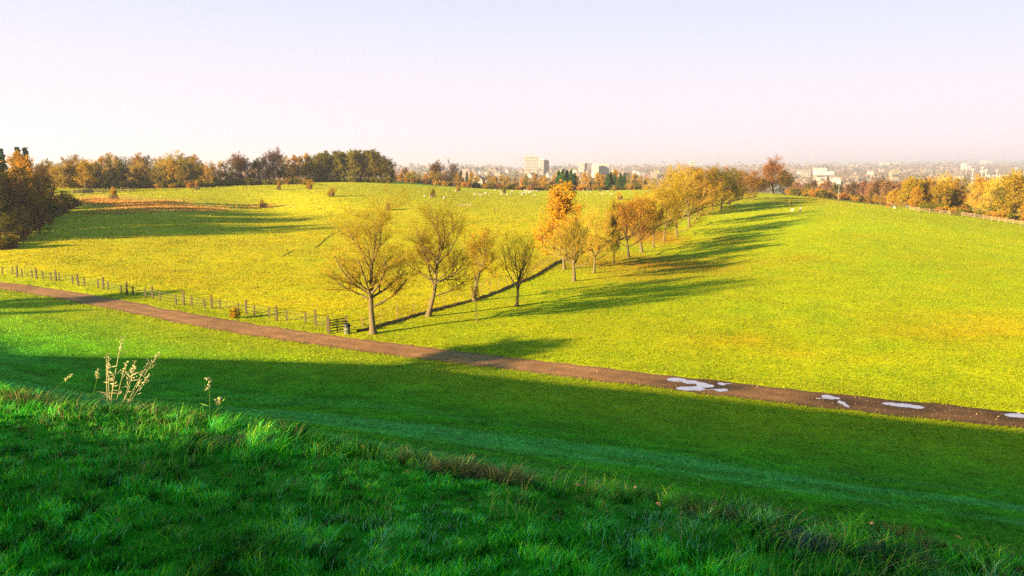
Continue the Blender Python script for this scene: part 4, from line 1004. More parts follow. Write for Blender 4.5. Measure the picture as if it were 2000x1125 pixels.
# pale track at the right
tp_ = [at(u, D)[:2] for u, D in ((1694, 345), (1699, 325), (1707, 300), (1716, 282), (1726, 268), (1738, 257), (1750, 250))]
tk = ribbon('track', tp_, 1.3, 7, M['gravel'], lambda x, y, a: np.tile(np.array([.42, .26, .15]), (len(x), 1)), lift=.12); tag(tk, kind='structure')
tp_ = [at(u, D)[:2] for u, D in ((1738, 290), (1748, 280), (1758, 272), (1768, 265), (1778, 262))]
tk = ribbon('track', tp_, 1.2, 7, M['gravel'], lambda x, y, a: np.tile(np.array([.42, .26, .15]), (len(x), 1)), lift=.12); tag(tk, kind='structure')

# ------------------------------------------------------------------ town and far buildings
for n_, c_ in (('render', (.30, .27, .27)), ('brick', (.19, .14, .13)), ('slate', (.15, .125, .13)), ('tile', (.19, .135, .12)), ('conc', (.27, .25, .25)), ('glass', (.05, .06, .08)), ('shed', (.34, .32, .32)), ('stone', (.15, .125, .115))):
    M[n_] = simple('far_' + n_, c_, .12, .6, bmp=0, objvar=.5)
def box_data(name, boxes, mat):
    m = MB()
    for b in boxes: m.box(*b)
    o = m.build(name, M[mat]); d = o.data; bpy.data.objects.remove(o); return d
def gable(name, w, d, z0, hh, mat, over=.3):
    a, b = w / 2 + over, d / 2 + over
    V = [(-a, -b, z0), (a, -b, z0), (a, b, z0), (-a, b, z0), (-a, 0, z0 + hh), (a, 0, z0 + hh)]
    o = mesh_np(name, V, [(0, 1, 5, 4), (2, 3, 4, 5), (3, 2, 1, 0)], [(0, 4, 3), (1, 2, 5)], (M[mat],)); dd = o.data; bpy.data.objects.remove(o); return dd
HV = []
for wm, rm in (('render', 'slate'), ('brick', 'tile'), ('render', 'tile'), ('brick', 'slate')):
    wl_ = box_data('wall', [((0, 0, 2.3), (11, 8, 5.4))], wm); rf_ = gable('roof', 11, 8, 5.003, 3.2, rm); ch_ = box_data('chimney', [((3.5, 0, 8.2), (1.0, .8, 2.2))], 'brick')
    wn_ = box_data('window', [((0, 0, 0), (1.4, .12, 1.3))], 'glass'); HV.append((wl_, rf_, ch_, wn_))
def house(u, D, rz, k, vi, label, group, dz=0):
    x, y, z = at(u, D); e = empty('house', (x, y, z + dz), rz, label, 'house', group); e.scale = (k, k, k)
    wl_, rf_, ch_, wn_ = HV[vi]
    o = bpy.data.objects.new('wall', wl_); COL.objects.link(o); o.parent = e
    r = bpy.data.objects.new('roof', rf_); COL.objects.link(r); r.parent = e
    c = bpy.data.objects.new('chimney', ch_); COL.objects.link(c); c.parent = r
    for xx in (-3.4, 0, 3.4):
        for zz in (1.4, 3.9):
            o = bpy.data.objects.new('window', wn_); COL.objects.link(o); o.parent = e; o.location = (xx, -4.03, zz)
rt_ = np.random.default_rng(11)
G1 = 'houses of the town on the horizon'
for (u, D, k) in ((935, 620, 1.0), (942, 640, .9), (973, 650, 1.0), (980, 660, .8)):
    house(u, D, 1.57 + rt_.uniform(-.2, .2), k, 0, {935: 'white gabled house left of the pair behind the orange belt', 942: 'smaller white house touching the left white gable', 973: 'white gabled house right of the pair behind the orange belt', 980: 'smaller white house touching the right white gable'}[u], G1, dz=3)
for i in range(50):
    u = rt_.uniform(905, 1330); D = rt_.uniform(900, 2200); 
    house(u, D, rt_.uniform(-.5, .5) + (1.57 if rt_.random() < .4 else 0), rt_.uniform(.9, 1.4), int(rt_.integers(0, 4)), 'small town house among hazy rooftops behind the orange belt', 'town houses behind the orange belt', dz=rt_.uniform(0, 4))
for i in range(14):
    u = rt_.uniform(1560, 2010); D = rt_.uniform(1300, 4200)
    house(u, D, rt_.uniform(-.5, .5), rt_.uniform(1.2, 2.2), int(rt_.integers(0, 4)), 'small hazy house in the valley beyond the right field', 'valley houses beyond the right field')
def tower(u0, u1, vt, D, label, mat='conc', bands=10, depth=16, side=None, vbase=None, rz=0, extra=None, name='tower_block', cat='tower block'):
    uc = (u0 + u1) / 2; x, y, z = at(uc, D); w = (u1 - u0) / F * D; zt = ztop(vt, D); z -= 2; hh = zt - z
    e = empty(name, (x, y, z), rz, label, cat)
    mb = MB(); mb.box((0, 0, hh / 2), (w, depth, hh)); mb.build('wall', M[mat], e)
    for k in range(bands):
        mb = MB(); zz = hh * (k + .7) / (bands + .5); mb.box((0, -depth / 2 - .05, zz), (w * .9, .3, hh / bands * .3)); mb.build('window_band', M['glass'], e)
    mb = MB(); mb.box((0, 0, hh + .8), (w * .4, depth * .5, 1.6)); mb.build('roof_plant', M[mat], e)
    return e
tower(1023, 1052, 305, 1900, 'wide beige slab block, tallest building on the skyline', bands=12)
tower(1054, 1062, 311, 1880, 'slim pale tower just right of the wide beige slab', bands=10, depth=10)
tower(1062, 1072, 313, 1890, 'darker grey tower at the right end of the slab pair', 'brick', bands=10, depth=12)
tower(1131, 1141, 318, 1900, 'small pale tower left of the white pair', 'render', bands=8, depth=10)
tower(1141, 1152, 319, 1905, 'small greyish tower joined to the small pale one', 'stone', bands=8, depth=12)
tower(1156, 1168, 321, 1500, 'white tower standing left in the white pair', 'shed', bands=9, depth=10)
tower(1168, 1188, 320, 1520, 'white and grey ribbed block right in the white pair', 'render', bands=10, depth=14)
tower(1346, 1357, 315, 2100, 'lone pale tower above the golden row of trees', bands=8, depth=12)
tower(1738, 1752, 333, 900, 'square pale stone tower in the valley', 'stone', bands=3, depth=8, name='stone_tower', cat='tower')
tower(1876, 1884, 320, 3800, 'tall pale block far off on the right', 'shed', bands=6, depth=18)
tower(1884, 1893, 325, 3800, 'lower pale block far off on the right', 'shed', bands=4, depth=18)
def shed(u0, u1, vt, vb, D, label):
    uc = (u0 + u1) / 2; x, y, z = at(uc, D); w = (u1 - u0) / F * D; zt = ztop(vt, D); zb = min(z, ztop(vb, D)) - 1; hh = zt - zb
    e = empty('warehouse', (x, y, zb), 0, label, 'warehouse'); mb = MB(); mb.box((0, 0, hh * .42), (w, w * .4, hh * .84)); mb.build('wall', M['shed'], e)
    o = bpy.data.objects.new('roof', gable('roof', w, w * .4, hh * .842, hh * .16, 'shed')); COL.objects.link(o); o.parent = e
shed(1590, 1638, 346, 350, 1250, 'long white warehouse in the valley'); shed(1620, 1640, 349, 356, 1000, 'lower white warehouse in front of the long one'); shed(1588, 1612, 328, 331, 2600, 'small far warehouse on the left of the valley')
shed(1716, 1758, 317, 320, 6400, 'long pale building on the far hill'); shed(1660, 1672, 321, 323, 5600, 'small pale building on the far hill'); shed(1912, 1930, 313, 315, 7000, 'pale farm building highest on the far hill'); shed(1590, 1625, 334, 337, 2300, 'second small far warehouse of the valley'); shed(1932, 1985, 341, 344, 1900, 'low pale shed behind the golden trees on the right')
def mast(u, vt, D, label):
    x, y, z = at(u, D); hh = ztop(vt, D) - z; e = empty('lighting_mast', (x, y, z), 0, label, 'mast'); r = D * .00045
    lathe('pole', [(r * 1.3, -1), (r * .8, hh)], M['shed'], e, 6); mb = MB(); mb.box((0, 0, hh), (r * 7, r * 2, r * 3)); mb.build('lamp_head', M['shed'], e)
for u, vt, nm in ((1898, 331, 'first pale lighting mast from the left above the golden trees'), (1916, 327, 'second pale lighting mast, tallest of the middle pair'), (1924, 332, 'third pale lighting mast, shorter of the middle pair'), (1945, 333, 'thin fourth lighting mast standing apart'), (1982, 328, 'pale lighting mast nearest the right edge')): mast(u, vt, 1400, nm)
x, y, z = at(955, 900); e = empty('radio_mast', (x, y, z), 0, 'thin radio mast above the rooftops left of the slab block', 'mast'); lathe('pole', [(.35, 0), (.15, ztop(321, 900) - z)], M['slate'], e, 6); mb = MB(); mb.box((0, 0, ztop(323, 900) - z), (1.6, .2, .2)); mb.build('crossbar', M['slate'], e)

# distant woods that read as one mass
def far_wood():
    rng = np.random.default_rng(3); n = 5200
    u = rng.uniform(-200, 2250, n); D = np.exp(rng.uniform(math.log(560), math.log(9000), n))
    keep = (fnoise(u, np.log(D) * 300, 60, 17, 3) > .44); keep &= ~((u > 900) & (u < 1340) & (D > 620) & (D < 2300) & (rng.random(n) < .75))
    u = u[keep]; D = D[keep]; n = len(u)
    X = (u - 1000) / F * D; Z = h(X, D)
    S = rng.uniform(5, 10, n) * np.clip(D / 1500, 1, 3.2)
    k = 26
    C = np.stack([X, D, Z], 1)[:, None] + np.stack([rng.normal(size=(n, k)) * .45, rng.normal(size=(n, k)) * .45, np.abs(rng.normal(size=(n, k))) * .45], -1) * S[:, None, None] * np.array([1.2, 1.2, 1])
    C = C.reshape(-1, 3); sz = np.repeat(S, k) * .5
    a = rvec(rng, len(C)); b = nrmz(np.cross(a, rvec(rng, len(C)))); s = sz[:, None] * rng.uniform(.6, 1.3, (len(C), 1))
    V = np.stack([C - a * s * .5, C - b * s * .4, C + a * s * .5, C + b * s * .4], 1).reshape(-1, 3)
    pal = np.array([(.23, .15, .13), (.19, .14, .13), (.14, .12, .12), (.26, .18, .15), (.11, .12, .12)])
    cc = pal[rng.integers(0, 5, n)] * rng.uniform(.7, 1.3, (n, 1)); cc = np.repeat(cc, k * 4, axis=0)
    o = mesh_np('distant_woodland', V, np.arange(len(V)).reshape(-1, 4), None, (M['blade'],), cols=cc); tag(o, 'hazy mass of far woods and copses filling the valley to the horizon', 'woodland', kind='stuff')
far_wood()

# ------------------------------------------------------------------ grass
def blades(name, X, Y, Hh, Wd, cols, lean=.5, segs_=3, seed=1, bend=1.0, wind=(.22, .08)):
    rng = np.random.default_rng(seed); n = len(X); Z = h(X, Y) - .01
    az_ = rng.uniform(0, 6.283, n) * .8 + 9 * vnoise(X, Y, .28, 301); face = rng.uniform(0, 3.1416, n)
    ld = np.stack([np.cos(az_), np.sin(az_)], 1) * (rng.random(n) ** .7 * lean)[:, None] + np.array(wind) * lean
    fx = np.stack([np.cos(face), np.sin(face)], 1)
    P = []
    for k in range(segs_ + 1):
        t = k / segs_; off = ld * (Hh * (t ** (1 + bend)))[:, None]; z = Z + Hh * (t - .25 * lean * t * t)
        w = Wd * (1 - t ** 1.5) * .5
        if k < segs_:
            P.append(np.stack([X + off[:, 0] - fx[:, 0] * w, Y + off[:, 1] - fx[:, 1] * w, z], 1)); P.append(np.stack([X + off[:, 0] + fx[:, 0] * w, Y + off[:, 1] + fx[:, 1] * w, z], 1))
        else: P.append(np.stack([X + off[:, 0], Y + off[:, 1], z], 1))
    m = 2 * segs_ + 1; V = np.stack(P, 1).reshape(-1, 3); b = np.arange(n)[:, None] * m
    qs = [b + np.array([[2 * k, 2 * k + 1, 2 * k + 3, 2 * k + 2]]) for k in range(segs_ - 1)]
    q = np.concatenate(qs) if qs else None; t = b + np.array([[2 * segs_ - 2, 2 * segs_ - 1, 2 * segs_]])
    tf = np.linspace(1.0, 1.0, m)[None, :, None]
    cc = (np.repeat(cols[:, None], m, 1) * tf).reshape(-1, 3)
    return V, q, t, cc
def grass_near():
    rng = np.random.default_rng(31); n = 430000
    r = 1.9 + (13.0 - 1.9) * rng.random(n) ** 1.1; a = np.radians(rng.uniform(-36.5, 36.5, n))
    X = r * np.sin(a); Y = r * np.cos(a)
    # blades grow in tufts: each tuft has its own height, colour and a fan of blades
    cl = .15; kx = np.round(X / cl); ky = np.round(Y / cl)
    cx = kx * cl + (_hash(kx, ky, 3) - .5) * .12; cy = ky * cl + (_hash(kx, ky, 4) - .5) * .12
    w = rng.random(n) < .72; sp_ = .012 + .035 * _hash(kx, ky, 5)
    ox = rng.normal(size=n) * sp_; oy = rng.normal(size=n) * sp_
    X = np.where(w, cx + ox, X); Y = np.where(w, cy + oy, Y)
    q = qof(X, Y); keep = q > 41.5
    X, Y, q, w, ox, oy, kx, ky = [t[keep] for t in (X, Y, q, w, ox, oy, kx, ky)]; n = len(X)
    th = _hash(kx, ky, 6); tc_ = _hash(kx, ky, 7)
    g = fnoise(X, Y, .8, 101, 3); lip = np.exp(-((q - 46.8) / 1.5) ** 2)
    Hh = (.030 + .062 * g * np.where(w, .25 + 1.4 * th, .35) + .075 * lip * th * sstep(.35, .65, g)) * rng.uniform(.45, 1.4, n)
    Wd = rng.uniform(.0035, .0065, n) * (1 + Y * .03)
    pal = np.array([(.035, .29, .005), (.09, .44, .008), (.24, .60, .012), (.55, .70, .03), (.006, .07, .003), (.06, .42, .09)])
    pick = np.clip((tc_ * 4 + rng.normal(size=n) * .9), 0, 5).astype(int); pick = np.array([4, 0, 1, 5, 2, 3])[pick]
    c = pal[pick] * rng.uniform(.5, 1.3, (n, 1)) * (.40 + 2.3 * fnoise(X, Y, .5, 331, 3) ** 1.3)[:, None]
    dry = (rng.random(n) < (.03 + .20 * lip * sstep(.5, .68, fnoise(X, Y, .5, 131, 2)))); c[dry] = np.array([.38, .28, .09]) * rng.uniform(.4, 1.3, (dry.sum(), 1))
    fz = sstep(.52, .7, fnoise(X, Y, .9, 141, 3)) * sstep(44, 47, q) * sstep(-1.5, .5, X + lip * 1.2); ff = (rng.random(n) < fz * .2 + .012); c[ff] = np.array([.38, .72, .42]) * rng.uniform(.7, 1.3, (ff.sum(), 1))
    V, q_, t, cc = blades('g', X, Y, Hh, Wd, c, lean=.85, segs_=3, seed=5)
    # longer wisps along the lip
    m = 5200; r = rng.uniform(3.2, 11, m * 3); a = np.radians(rng.uniform(-37, 37, m * 3)); x = r * np.sin(a); y = r * np.cos(a); qq = qof(x, y)
    k = (np.abs(qq - 46.9) < 1.3) & (fnoise(x, y, .5, 151, 2) > .55); x = x[k][:m]; y = y[k][:m]; mm = len(x)
    c2 = np.array([.18, .46, .03]) * rng.uniform(.4, 1.5, (mm, 1)); dr = rng.random(mm) < .22; c2[dr] = np.array([.45, .34, .12])
    V2, q2, t2, cc2 = blades('g2', x, y, rng.uniform(.10, .24, mm), rng.uniform(.004, .007, mm), c2, lean=1.1, segs_=4, seed=6, bend=1.4)
    o = mesh_np('grass', np.concatenate([V, V2]), np.concatenate([q_, q2 + len(V)]), np.concatenate([t, t2 + len(V)]), (M['blade'],), cols=np.concatenate([cc, cc2]), smooth=True)
    tag(o, 'long tufted green grass on the shaded hilltop in the foreground', 'grass', kind='stuff')
grass_near()
def grass_mid():
    rng = np.random.default_rng(37); n = 520000
    r = np.exp(rng.uniform(math.log(11), math.log(330), n)); a = np.radians(rng.uniform(-35, 35, n)); X = r * np.sin(a); Y = r * np.cos(a)
    q = qof(X, Y); keep = (q < 43.5) & (np.abs(q) > 1.40 + .65 * fnoise(X, Y, .9, 161, 3)) & ~((q > 30) & (rng.random(n) < .3)); X, Y, q, r = X[keep], Y[keep], q[keep], r[keep]; n = len(X)
    g = fnoise(X, Y, 1.5, 171, 3)
    base = gcol(X, Y)
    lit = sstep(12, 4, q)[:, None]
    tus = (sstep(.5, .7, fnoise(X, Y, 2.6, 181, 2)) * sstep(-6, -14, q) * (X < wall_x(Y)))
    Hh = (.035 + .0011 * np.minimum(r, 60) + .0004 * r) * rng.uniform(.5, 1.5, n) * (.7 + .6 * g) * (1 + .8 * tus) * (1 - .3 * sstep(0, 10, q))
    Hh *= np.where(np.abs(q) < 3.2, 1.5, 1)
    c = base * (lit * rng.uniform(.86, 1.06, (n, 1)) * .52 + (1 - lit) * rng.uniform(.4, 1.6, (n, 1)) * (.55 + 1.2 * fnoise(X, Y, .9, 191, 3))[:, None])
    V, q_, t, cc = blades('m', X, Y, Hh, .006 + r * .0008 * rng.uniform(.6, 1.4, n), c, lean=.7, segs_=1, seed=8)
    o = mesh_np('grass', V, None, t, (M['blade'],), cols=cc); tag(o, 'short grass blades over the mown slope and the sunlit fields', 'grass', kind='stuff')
grass_mid()
def slope_grass():
    rng = np.random.default_rng(53); n = 330000
    r = np.exp(rng.uniform(math.log(9), math.log(62), n)); a = np.radians(rng.uniform(-35, 35, n)); X = r * np.sin(a); Y = r * np.cos(a); q = qof(X, Y)
    cl = .30; kx = np.round(X / cl); ky = np.round(Y / cl); w = rng.random(n) < .6
    X = np.where(w, kx * cl + (_hash(kx, ky, 3) - .5) * .25 + rng.normal(size=n) * .05, X); Y = np.where(w, ky * cl + (_hash(kx, ky, 4) - .5) * .25 + rng.normal(size=n) * .05, Y)
    q = qof(X, Y); k = (q > 4) & (q < 44.5); X, Y, r, kx, ky, w, q = [t[k] for t in (X, Y, r, kx, ky, w, q)]; n = len(X)
    th = np.where(w, _hash(kx, ky, 8), .4); base = gcol(X, Y)
    dim = np.where(w, .45 + 1.3 * _hash(kx, ky, 9), 1.0)[:, None]
    c = base * rng.uniform(.5, 1.5, (n, 1)) * dim * (.5 + 1.1 * fnoise(X, Y, 1.3, 195, 3))[:, None]
    dry = rng.random(n) < .012; c[dry] = np.array([.40, .42, .16])
    V, q_, t, cc = blades('s', X, Y, (.03 + .09 * th) * rng.uniform(.5, 1.5, n) * (1 + .3 * sstep(30, 42, q)), .006 + r * .00075 * rng.uniform(.6, 1.4, n), c, lean=.8, segs_=1, seed=18)
    o = mesh_np('grass', V, None, t, (M['blade'],), cols=cc); tag(o, 'uneven frosty turf on the shaded slope below the hilltop', 'grass', kind='stuff')
slope_grass()
def pebbles():
    rng = np.random.default_rng(59); n = 9000; x = rng.uniform(-62, 34, n); q = rng.uniform(-1.7, 1.7, n); s_ = np.interp(x, _px, _ps); y = yp(x) - q * np.sqrt(1 + s_ * s_)
    z = path_h(x, y) + .008; sz = rng.uniform(.012, .045, n) * np.where(rng.random(n) < .06, 2, 1)
    V, qd = leaf_quads(rng, np.stack([x, y, z + sz * .2], 1), 1.0, .01); C = V.reshape(-1, 4, 3); ctr = C.mean(1, keepdims=True); V = (ctr + (C - ctr) * sz[:, None, None] * 1.6).reshape(-1, 3)
    c = np.array([.22, .13, .075]) * rng.uniform(.3, 1.8, (n, 1)); o = mesh_np('pebbles', V, qd, None, (M['blade'],), cols=np.repeat(c, 4, 0)); tag(o, 'loose stones and leaves strewn over the gravel path', 'pebbles', kind='stuff')
pebbles()
for dp in ([(548, 503), (560, 496), (575, 488)], [(616, 485), (628, 474), (636, 466), (650, 458), (668, 449)], [(946, 457), (990, 459), (1045, 463)]):
    ds = [hit(*p)[:2] for p in dp]; dd_ = ribbon('ditch', ds, .11, 5, M['turf'], lambda x, y, a: np.tile(np.array([.13, .12, .008]), (len(x), 1)), lift=.05, rag=1.0); tag(dd_, kind='structure')
def bracken():
    rng = np.random.default_rng(41); Xs = []; Ys = []
    for (u, v, su, sv, n) in [(190, 393, 32, 5, 1500), (300, 402, 48, 6, 2600), (400, 408, 35, 3, 900), (250, 398, 40, 4, 900), (500, 403, 40, 1.4, 240), (240, 415, 60, 3, 500)]:
        for i in range(n // 24):
            x, y, z = hit(u + rng.normal() * su * .7, v + rng.normal() * sv * .7)
            Xs.append(x + rng.normal(size=60) * 1.6); Ys.append(y + rng.normal(size=60) * 3.0)
    X = np.concatenate(Xs); Y = np.concatenate(Ys); n = len(X); c = np.array([.46, .22, .05]) * rng.uniform(.5, 1.5, (n, 1))
    V, q_, t, cc = blades('b', X, Y, rng.uniform(.2, .65, n), rng.uniform(.06, .16, n), c, lean=.7, segs_=2, seed=9)
    o = mesh_np('bracken', V, q_, t, (M['blade'],), cols=cc); tag(o, 'band of rusty dead bracken across the left pasture', 'bracken', kind='stuff')
bracken()
def litter():
    rng = np.random.default_rng(43); L = []
    for (u, v, ru, rv, n) in [(1260, 458, 45, 8, 2500), (1290, 472, 45, 8, 1500), (1190, 512, 90, 12, 3000), (1320, 520, 110, 14, 3000), (1120, 560, 70, 10, 1000), (900, 690, 200, 30, 500), (760, 660, 120, 15, 700), (1100, 800, 400, 50, 160), (1300, 690, 300, 40, 250), (1130, 590, 160, 16, 900)]:
        for i in range(max(4, n // 50)):
            x, y, z = hit(u + rng.uniform(-1, 1) * ru, v + rng.uniform(-1, 1) * rv); k = 50 if n > 300 else 12; s = y * .02
            L.append(np.stack([x + rng.normal(size=k) * s, y + rng.normal(size=k) * s * 1.5], 1))
    P = np.concatenate(L); z = h(P[:, 0], P[:, 1]) + .03; q = qof(P[:, 0], P[:, 1])
    V, qd = leaf_quads(rng, np.stack([P[:, 0], P[:, 1], z], 1), .10); C = V.reshape(-1, 4, 3); r = P[:, 1][:, None, None]; ctr = C.mean(1, keepdims=True); V = (ctr + (C - ctr) * np.clip(r / 90, .45, 1.6)).reshape(-1, 3)
    c = np.array([.30, .13, .012]) * rng.uniform(.5, 1.5, (len(P), 1)); c = np.repeat(c, 4, 0)
    o = mesh_np('leaf_litter', V, qd, None, (M['blade'],), cols=c); tag(o, 'scatter of fallen orange leaves on the grass under the trees', 'fallen leaves', kind='stuff')
litter()

# tussocks at the lip of the hilltop
def tussock(u, v, n, hh, spread, col, label, seed, drybias=.3, up=1.0):
    x, y, z = hitnear(u, v); rng = np.random.default_rng(seed); hh *= 1.05; spread *= 1.25; up *= .9
    a = rng.uniform(0, 6.283, n); rad = rng.random(n) ** .6 * spread * .35
    bx_ = np.cos(a) * rad; by_ = np.sin(a) * rad; ol = rng.uniform(.3, 1.25, n); L = hh * rng.uniform(.6, 1.25, n)
    P = []; S = 6; face = a + 1.57 + rng.normal(size=n) * .4
    w0 = rng.uniform(.004, .0075, n)
    for k in range(S + 1):
        t = k / S; out = L * ol * t ** 1.5 * .95; zz = L * (t * up - .62 * ol * t ** 2.2)
        cx = bx_ + np.cos(a) * out + .10 * hh * t; cy = by_ + np.sin(a) * out; w = w0 * (1 - t ** 2) * .5
        if k < S: P.append(np.stack([cx - np.cos(face) * w, cy - np.sin(face) * w, zz], 1)); P.append(np.stack([cx + np.cos(face) * w, cy + np.sin(face) * w, zz], 1))
        else: P.append(np.stack([cx, cy, zz], 1))
    m = 2 * S + 1; V = np.stack(P, 1).reshape(-1, 3); b = np.arange(n)[:, None] * m
    q = np.concatenate([b + np.array([[2 * k, 2 * k + 1, 2 * k + 3, 2 * k + 2]]) for k in range(S - 1)]); t = b + np.array([[2 * S - 2, 2 * S - 1, 2 * S]])
    c = np.array(col) * rng.uniform(.4, 1.4, (n, 1)); dr = rng.random(n) < drybias; c[dr] = np.array([.33, .25, .09]) * rng.uniform(.5, 1.4, (dr.sum(), 1)); c = np.repeat(c, m, 0); w0 = w0 * 1.0
    gz = h(x + V[:, 0], y + V[:, 1]) - z; V[:, 2] = np.maximum(V[:, 2] - .01, .0) + gz
    o = mesh_np('grass_tussock', V, q, t, (M['blade'],), cols=c, smooth=True); o.location = (x, y, z)
    tag(o, label, 'tussock', 'grass tussocks along the hilltop edge')
DG = (.03, .16, .03); BR = (.16, .19, .04)
for i, a in enumerate([(578, 838, 900, .24, .5, DG, 'large dark arching tussock left of centre', .12), (322, 815, 600, .20, .45, DG, 'dark flattened tussock below the seed stalks', .25), (400, 810, 400, .2, .4, BR, 'brownish tussock beside the thin seed stalk', .5), (470, 872, 420, .16, .4, DG, 'shadowy matted tussock below the large dark one', .4),
                       (893, 925, 900, .20, .42, BR, 'brown arching tussock at the centre of the edge', .55), (985, 938, 700, .17, .42, BR, 'brown matted tussock right of the arching one', .55), (812, 905, 420, .2, .32, (.12, .24, .03), 'bright yellow-green tussock left of the arching one', .25), (700, 870, 420, .16, .42, BR, 'low straw-coloured tussock right of the large dark one', .4),
                       (1395, 1010, 520, .16, .45, (.10, .17, .03), 'olive tussock between the bright grass and the big clump', .35), (1500, 1015, 900, .2, .42, (.06, .12, .02), 'large mixed clump right of centre', .35), (1570, 1062, 700, .12, .35, (.12, .20, .15), 'grey frosted flattened tussock near the bottom right', .1), (1757, 1040, 700, .2, .28, (.20, .13, .03), 'straw-brown upright tussock near the right end of the edge', .6), (1815, 1075, 500, .13, .35, (.06, .07, .02), 'dark matted tussock right of the straw-brown one', .4),
                       (1745, 1100, 700, .17, .25, (.015, .13, .02), 'deep green bushy tussock at the bottom right', .05), (60, 792, 700, .22, .55, (.10, .22, .03), 'grass tussock at the left edge catching sunlight', .35), (25, 785, 500, .24, .4, (.16, .22, .03), 'sunlit tussock cut by the left edge', .3), (1650, 1035, 500, .15, .3, (.04, .2, .03), 'green tussock between the big clump and the straw-brown one', .2)]):
    u, v, n, hh, sp, col, lb, dr = a; tussock(u, v, n, hh, sp, col, lb, 300 + i, dr)

# dried seed stalks
M['straw'] = leafy('dry_straw', (.36, .31, .15), (.55, .48, .28), .3, 0); M['green_stem'] = leafy('green_stem', (.10, .22, .03), (.20, .28, .05), .3, 0); M['dead_leaf'] = leafy('dead_leaf', (.30, .15, .09), (.42, .24, .16), .3, 0); M['yellow_leaf'] = leafy('yellow_leaf', (.50, .28, .03), (.55, .36, .05), .3, 0)
def stalk(parent, b, tipuv, y, rad, seed, heads=1, leafn=2, mat='straw', hn=40):
    rng = np.random.default_rng(seed)
    # straight-ish stem to a tip above its root
    tx = (tipuv[0] - 1000) / F * y; tz = ztop(tipuv[1], y)
    a = np.array(b); c = np.array([tx, y + rng.uniform(-.15, .15), tz]); n = 6
    t = np.linspace(0, 1, n + 1)[:, None]; bow = np.array([0, 0, 0.]) + rng.normal(size=3) * .02
    P = a * (1 - t) + c * t + bow * np.sin(t * 3.14)
    rad *= .6; m = MB(); m.tubes(P[:-1] - a, P[1:] - a, np.linspace(rad, rad * .6, n), np.linspace(rad * .9, rad * .5, n), 5)
    for k in range(leafn):
        f = rng.uniform(.15, .8); p = a * (1 - f) + c * f - a; d = nrmz(np.array([rng.normal(), rng.normal() * .4, rng.uniform(-.1, .8)])); L = rng.uniform(.05, .14); w = .006
        s = nrmz(np.cross(d, rng.normal(size=3))); m.add([p, p + d * L * .5 + s * w, p + d * L, p + d * L * .5 - s * w], [(0, 1, 2, 3)])
    st = m.build('stem', M[mat], parent); st.location = a
    C = []; 
    for k in range(hn):
        f = 1 - .24 * rng.random() ** 1.2; whorl = f * .5 + .5 * round(f * 14) / 14
        C.append(a * (1 - whorl) + c * whorl - a + rng.normal(size=3) * np.array([.013, .013, .006]) * (1.9 - whorl))
    V, q = leaf_quads(rng, np.array(C), .020); o = mesh_np('seed_head', V, q, None, (M['straw'],), parent); o.location = a
def clump(px, label, stalks, mat='straw', cat='dried plant', leafn=4):
    x, y, z = hitnear(*px); e = empty('dried_seed_plant', (0, 0, 0), 0, label, cat)
    e.location = (x, y, z)
    for i, (bu, tu, tv, r) in enumerate(stalks):
        bx2 = (bu - px[0]) / F * y; gz = float(h(x + bx2, y)) - .02
        stalk(e, (x + bx2, y, gz), (tu, tv), y, r, int(px[0]) + i, leafn=leafn, mat=mat)
    for ch in e.children: ch.location = ch.location - e.location
    return e
clump((218, 772), 'tall pale dried seed plant catching sunlight at the hilltop edge on the left', [(212, 212, 664, .009), (208, 186, 694, .007), (235, 287, 692, .006), (222, 230, 706, .006), (228, 249, 704, .006), (240, 262, 714, .005), (215, 190, 712, .007), (244, 270, 733, .004), (205, 196, 732, .005), (232, 246, 716, .005)], leafn=7)
clump((174, 770), 'short thin green seed stalk left of the tall dried plant', [(174, 160, 727, .004)], 'green_stem', leafn=1)
clump((410, 790), 'single slender seed stalk right of the tall dried plant', [(408, 392, 738, .004), (413, 422, 768, .003)], 'green_stem', leafn=2)
clump((100, 775), 'faint thin grass stalk leaning right near the left edge', [(85, 108, 735, .003)], 'green_stem', leafn=1)
# low sprays of dry leaves at the same edge
def leaf_piece(u, v, size, mat, label, up=.03):
    x, y, z = hitnear(u, v); rng = np.random.default_rng(int(u)); n = 6; size *= .8
    t = np.linspace(0, 1, n); w = size * .32 * np.sin(t * 3.0 + .12); cz = size * .25 * np.sin(t * 3.14)
    V = np.concatenate([np.stack([(t - .5) * size, -w, cz + .02 * size], 1), np.stack([(t - .5) * size, w * 0, cz - .06 * size], 1), np.stack([(t - .5) * size, w, cz + .02 * size], 1)])
    q = [(i, i + 1, n + i + 1, n + i) for i in range(n - 1)] + [(n + i, n + i + 1, 2 * n + i + 1, 2 * n + i) for i in range(n - 1)]
    o = mesh_np('fallen_leaf', V, q, None, (M[mat],), smooth=True); o.location = (x, y, z + up); o.rotation_euler = (rng.uniform(-.7, .7), rng.uniform(-.6, .6), rng.uniform(0, 6)); tag(o, label, 'leaf')
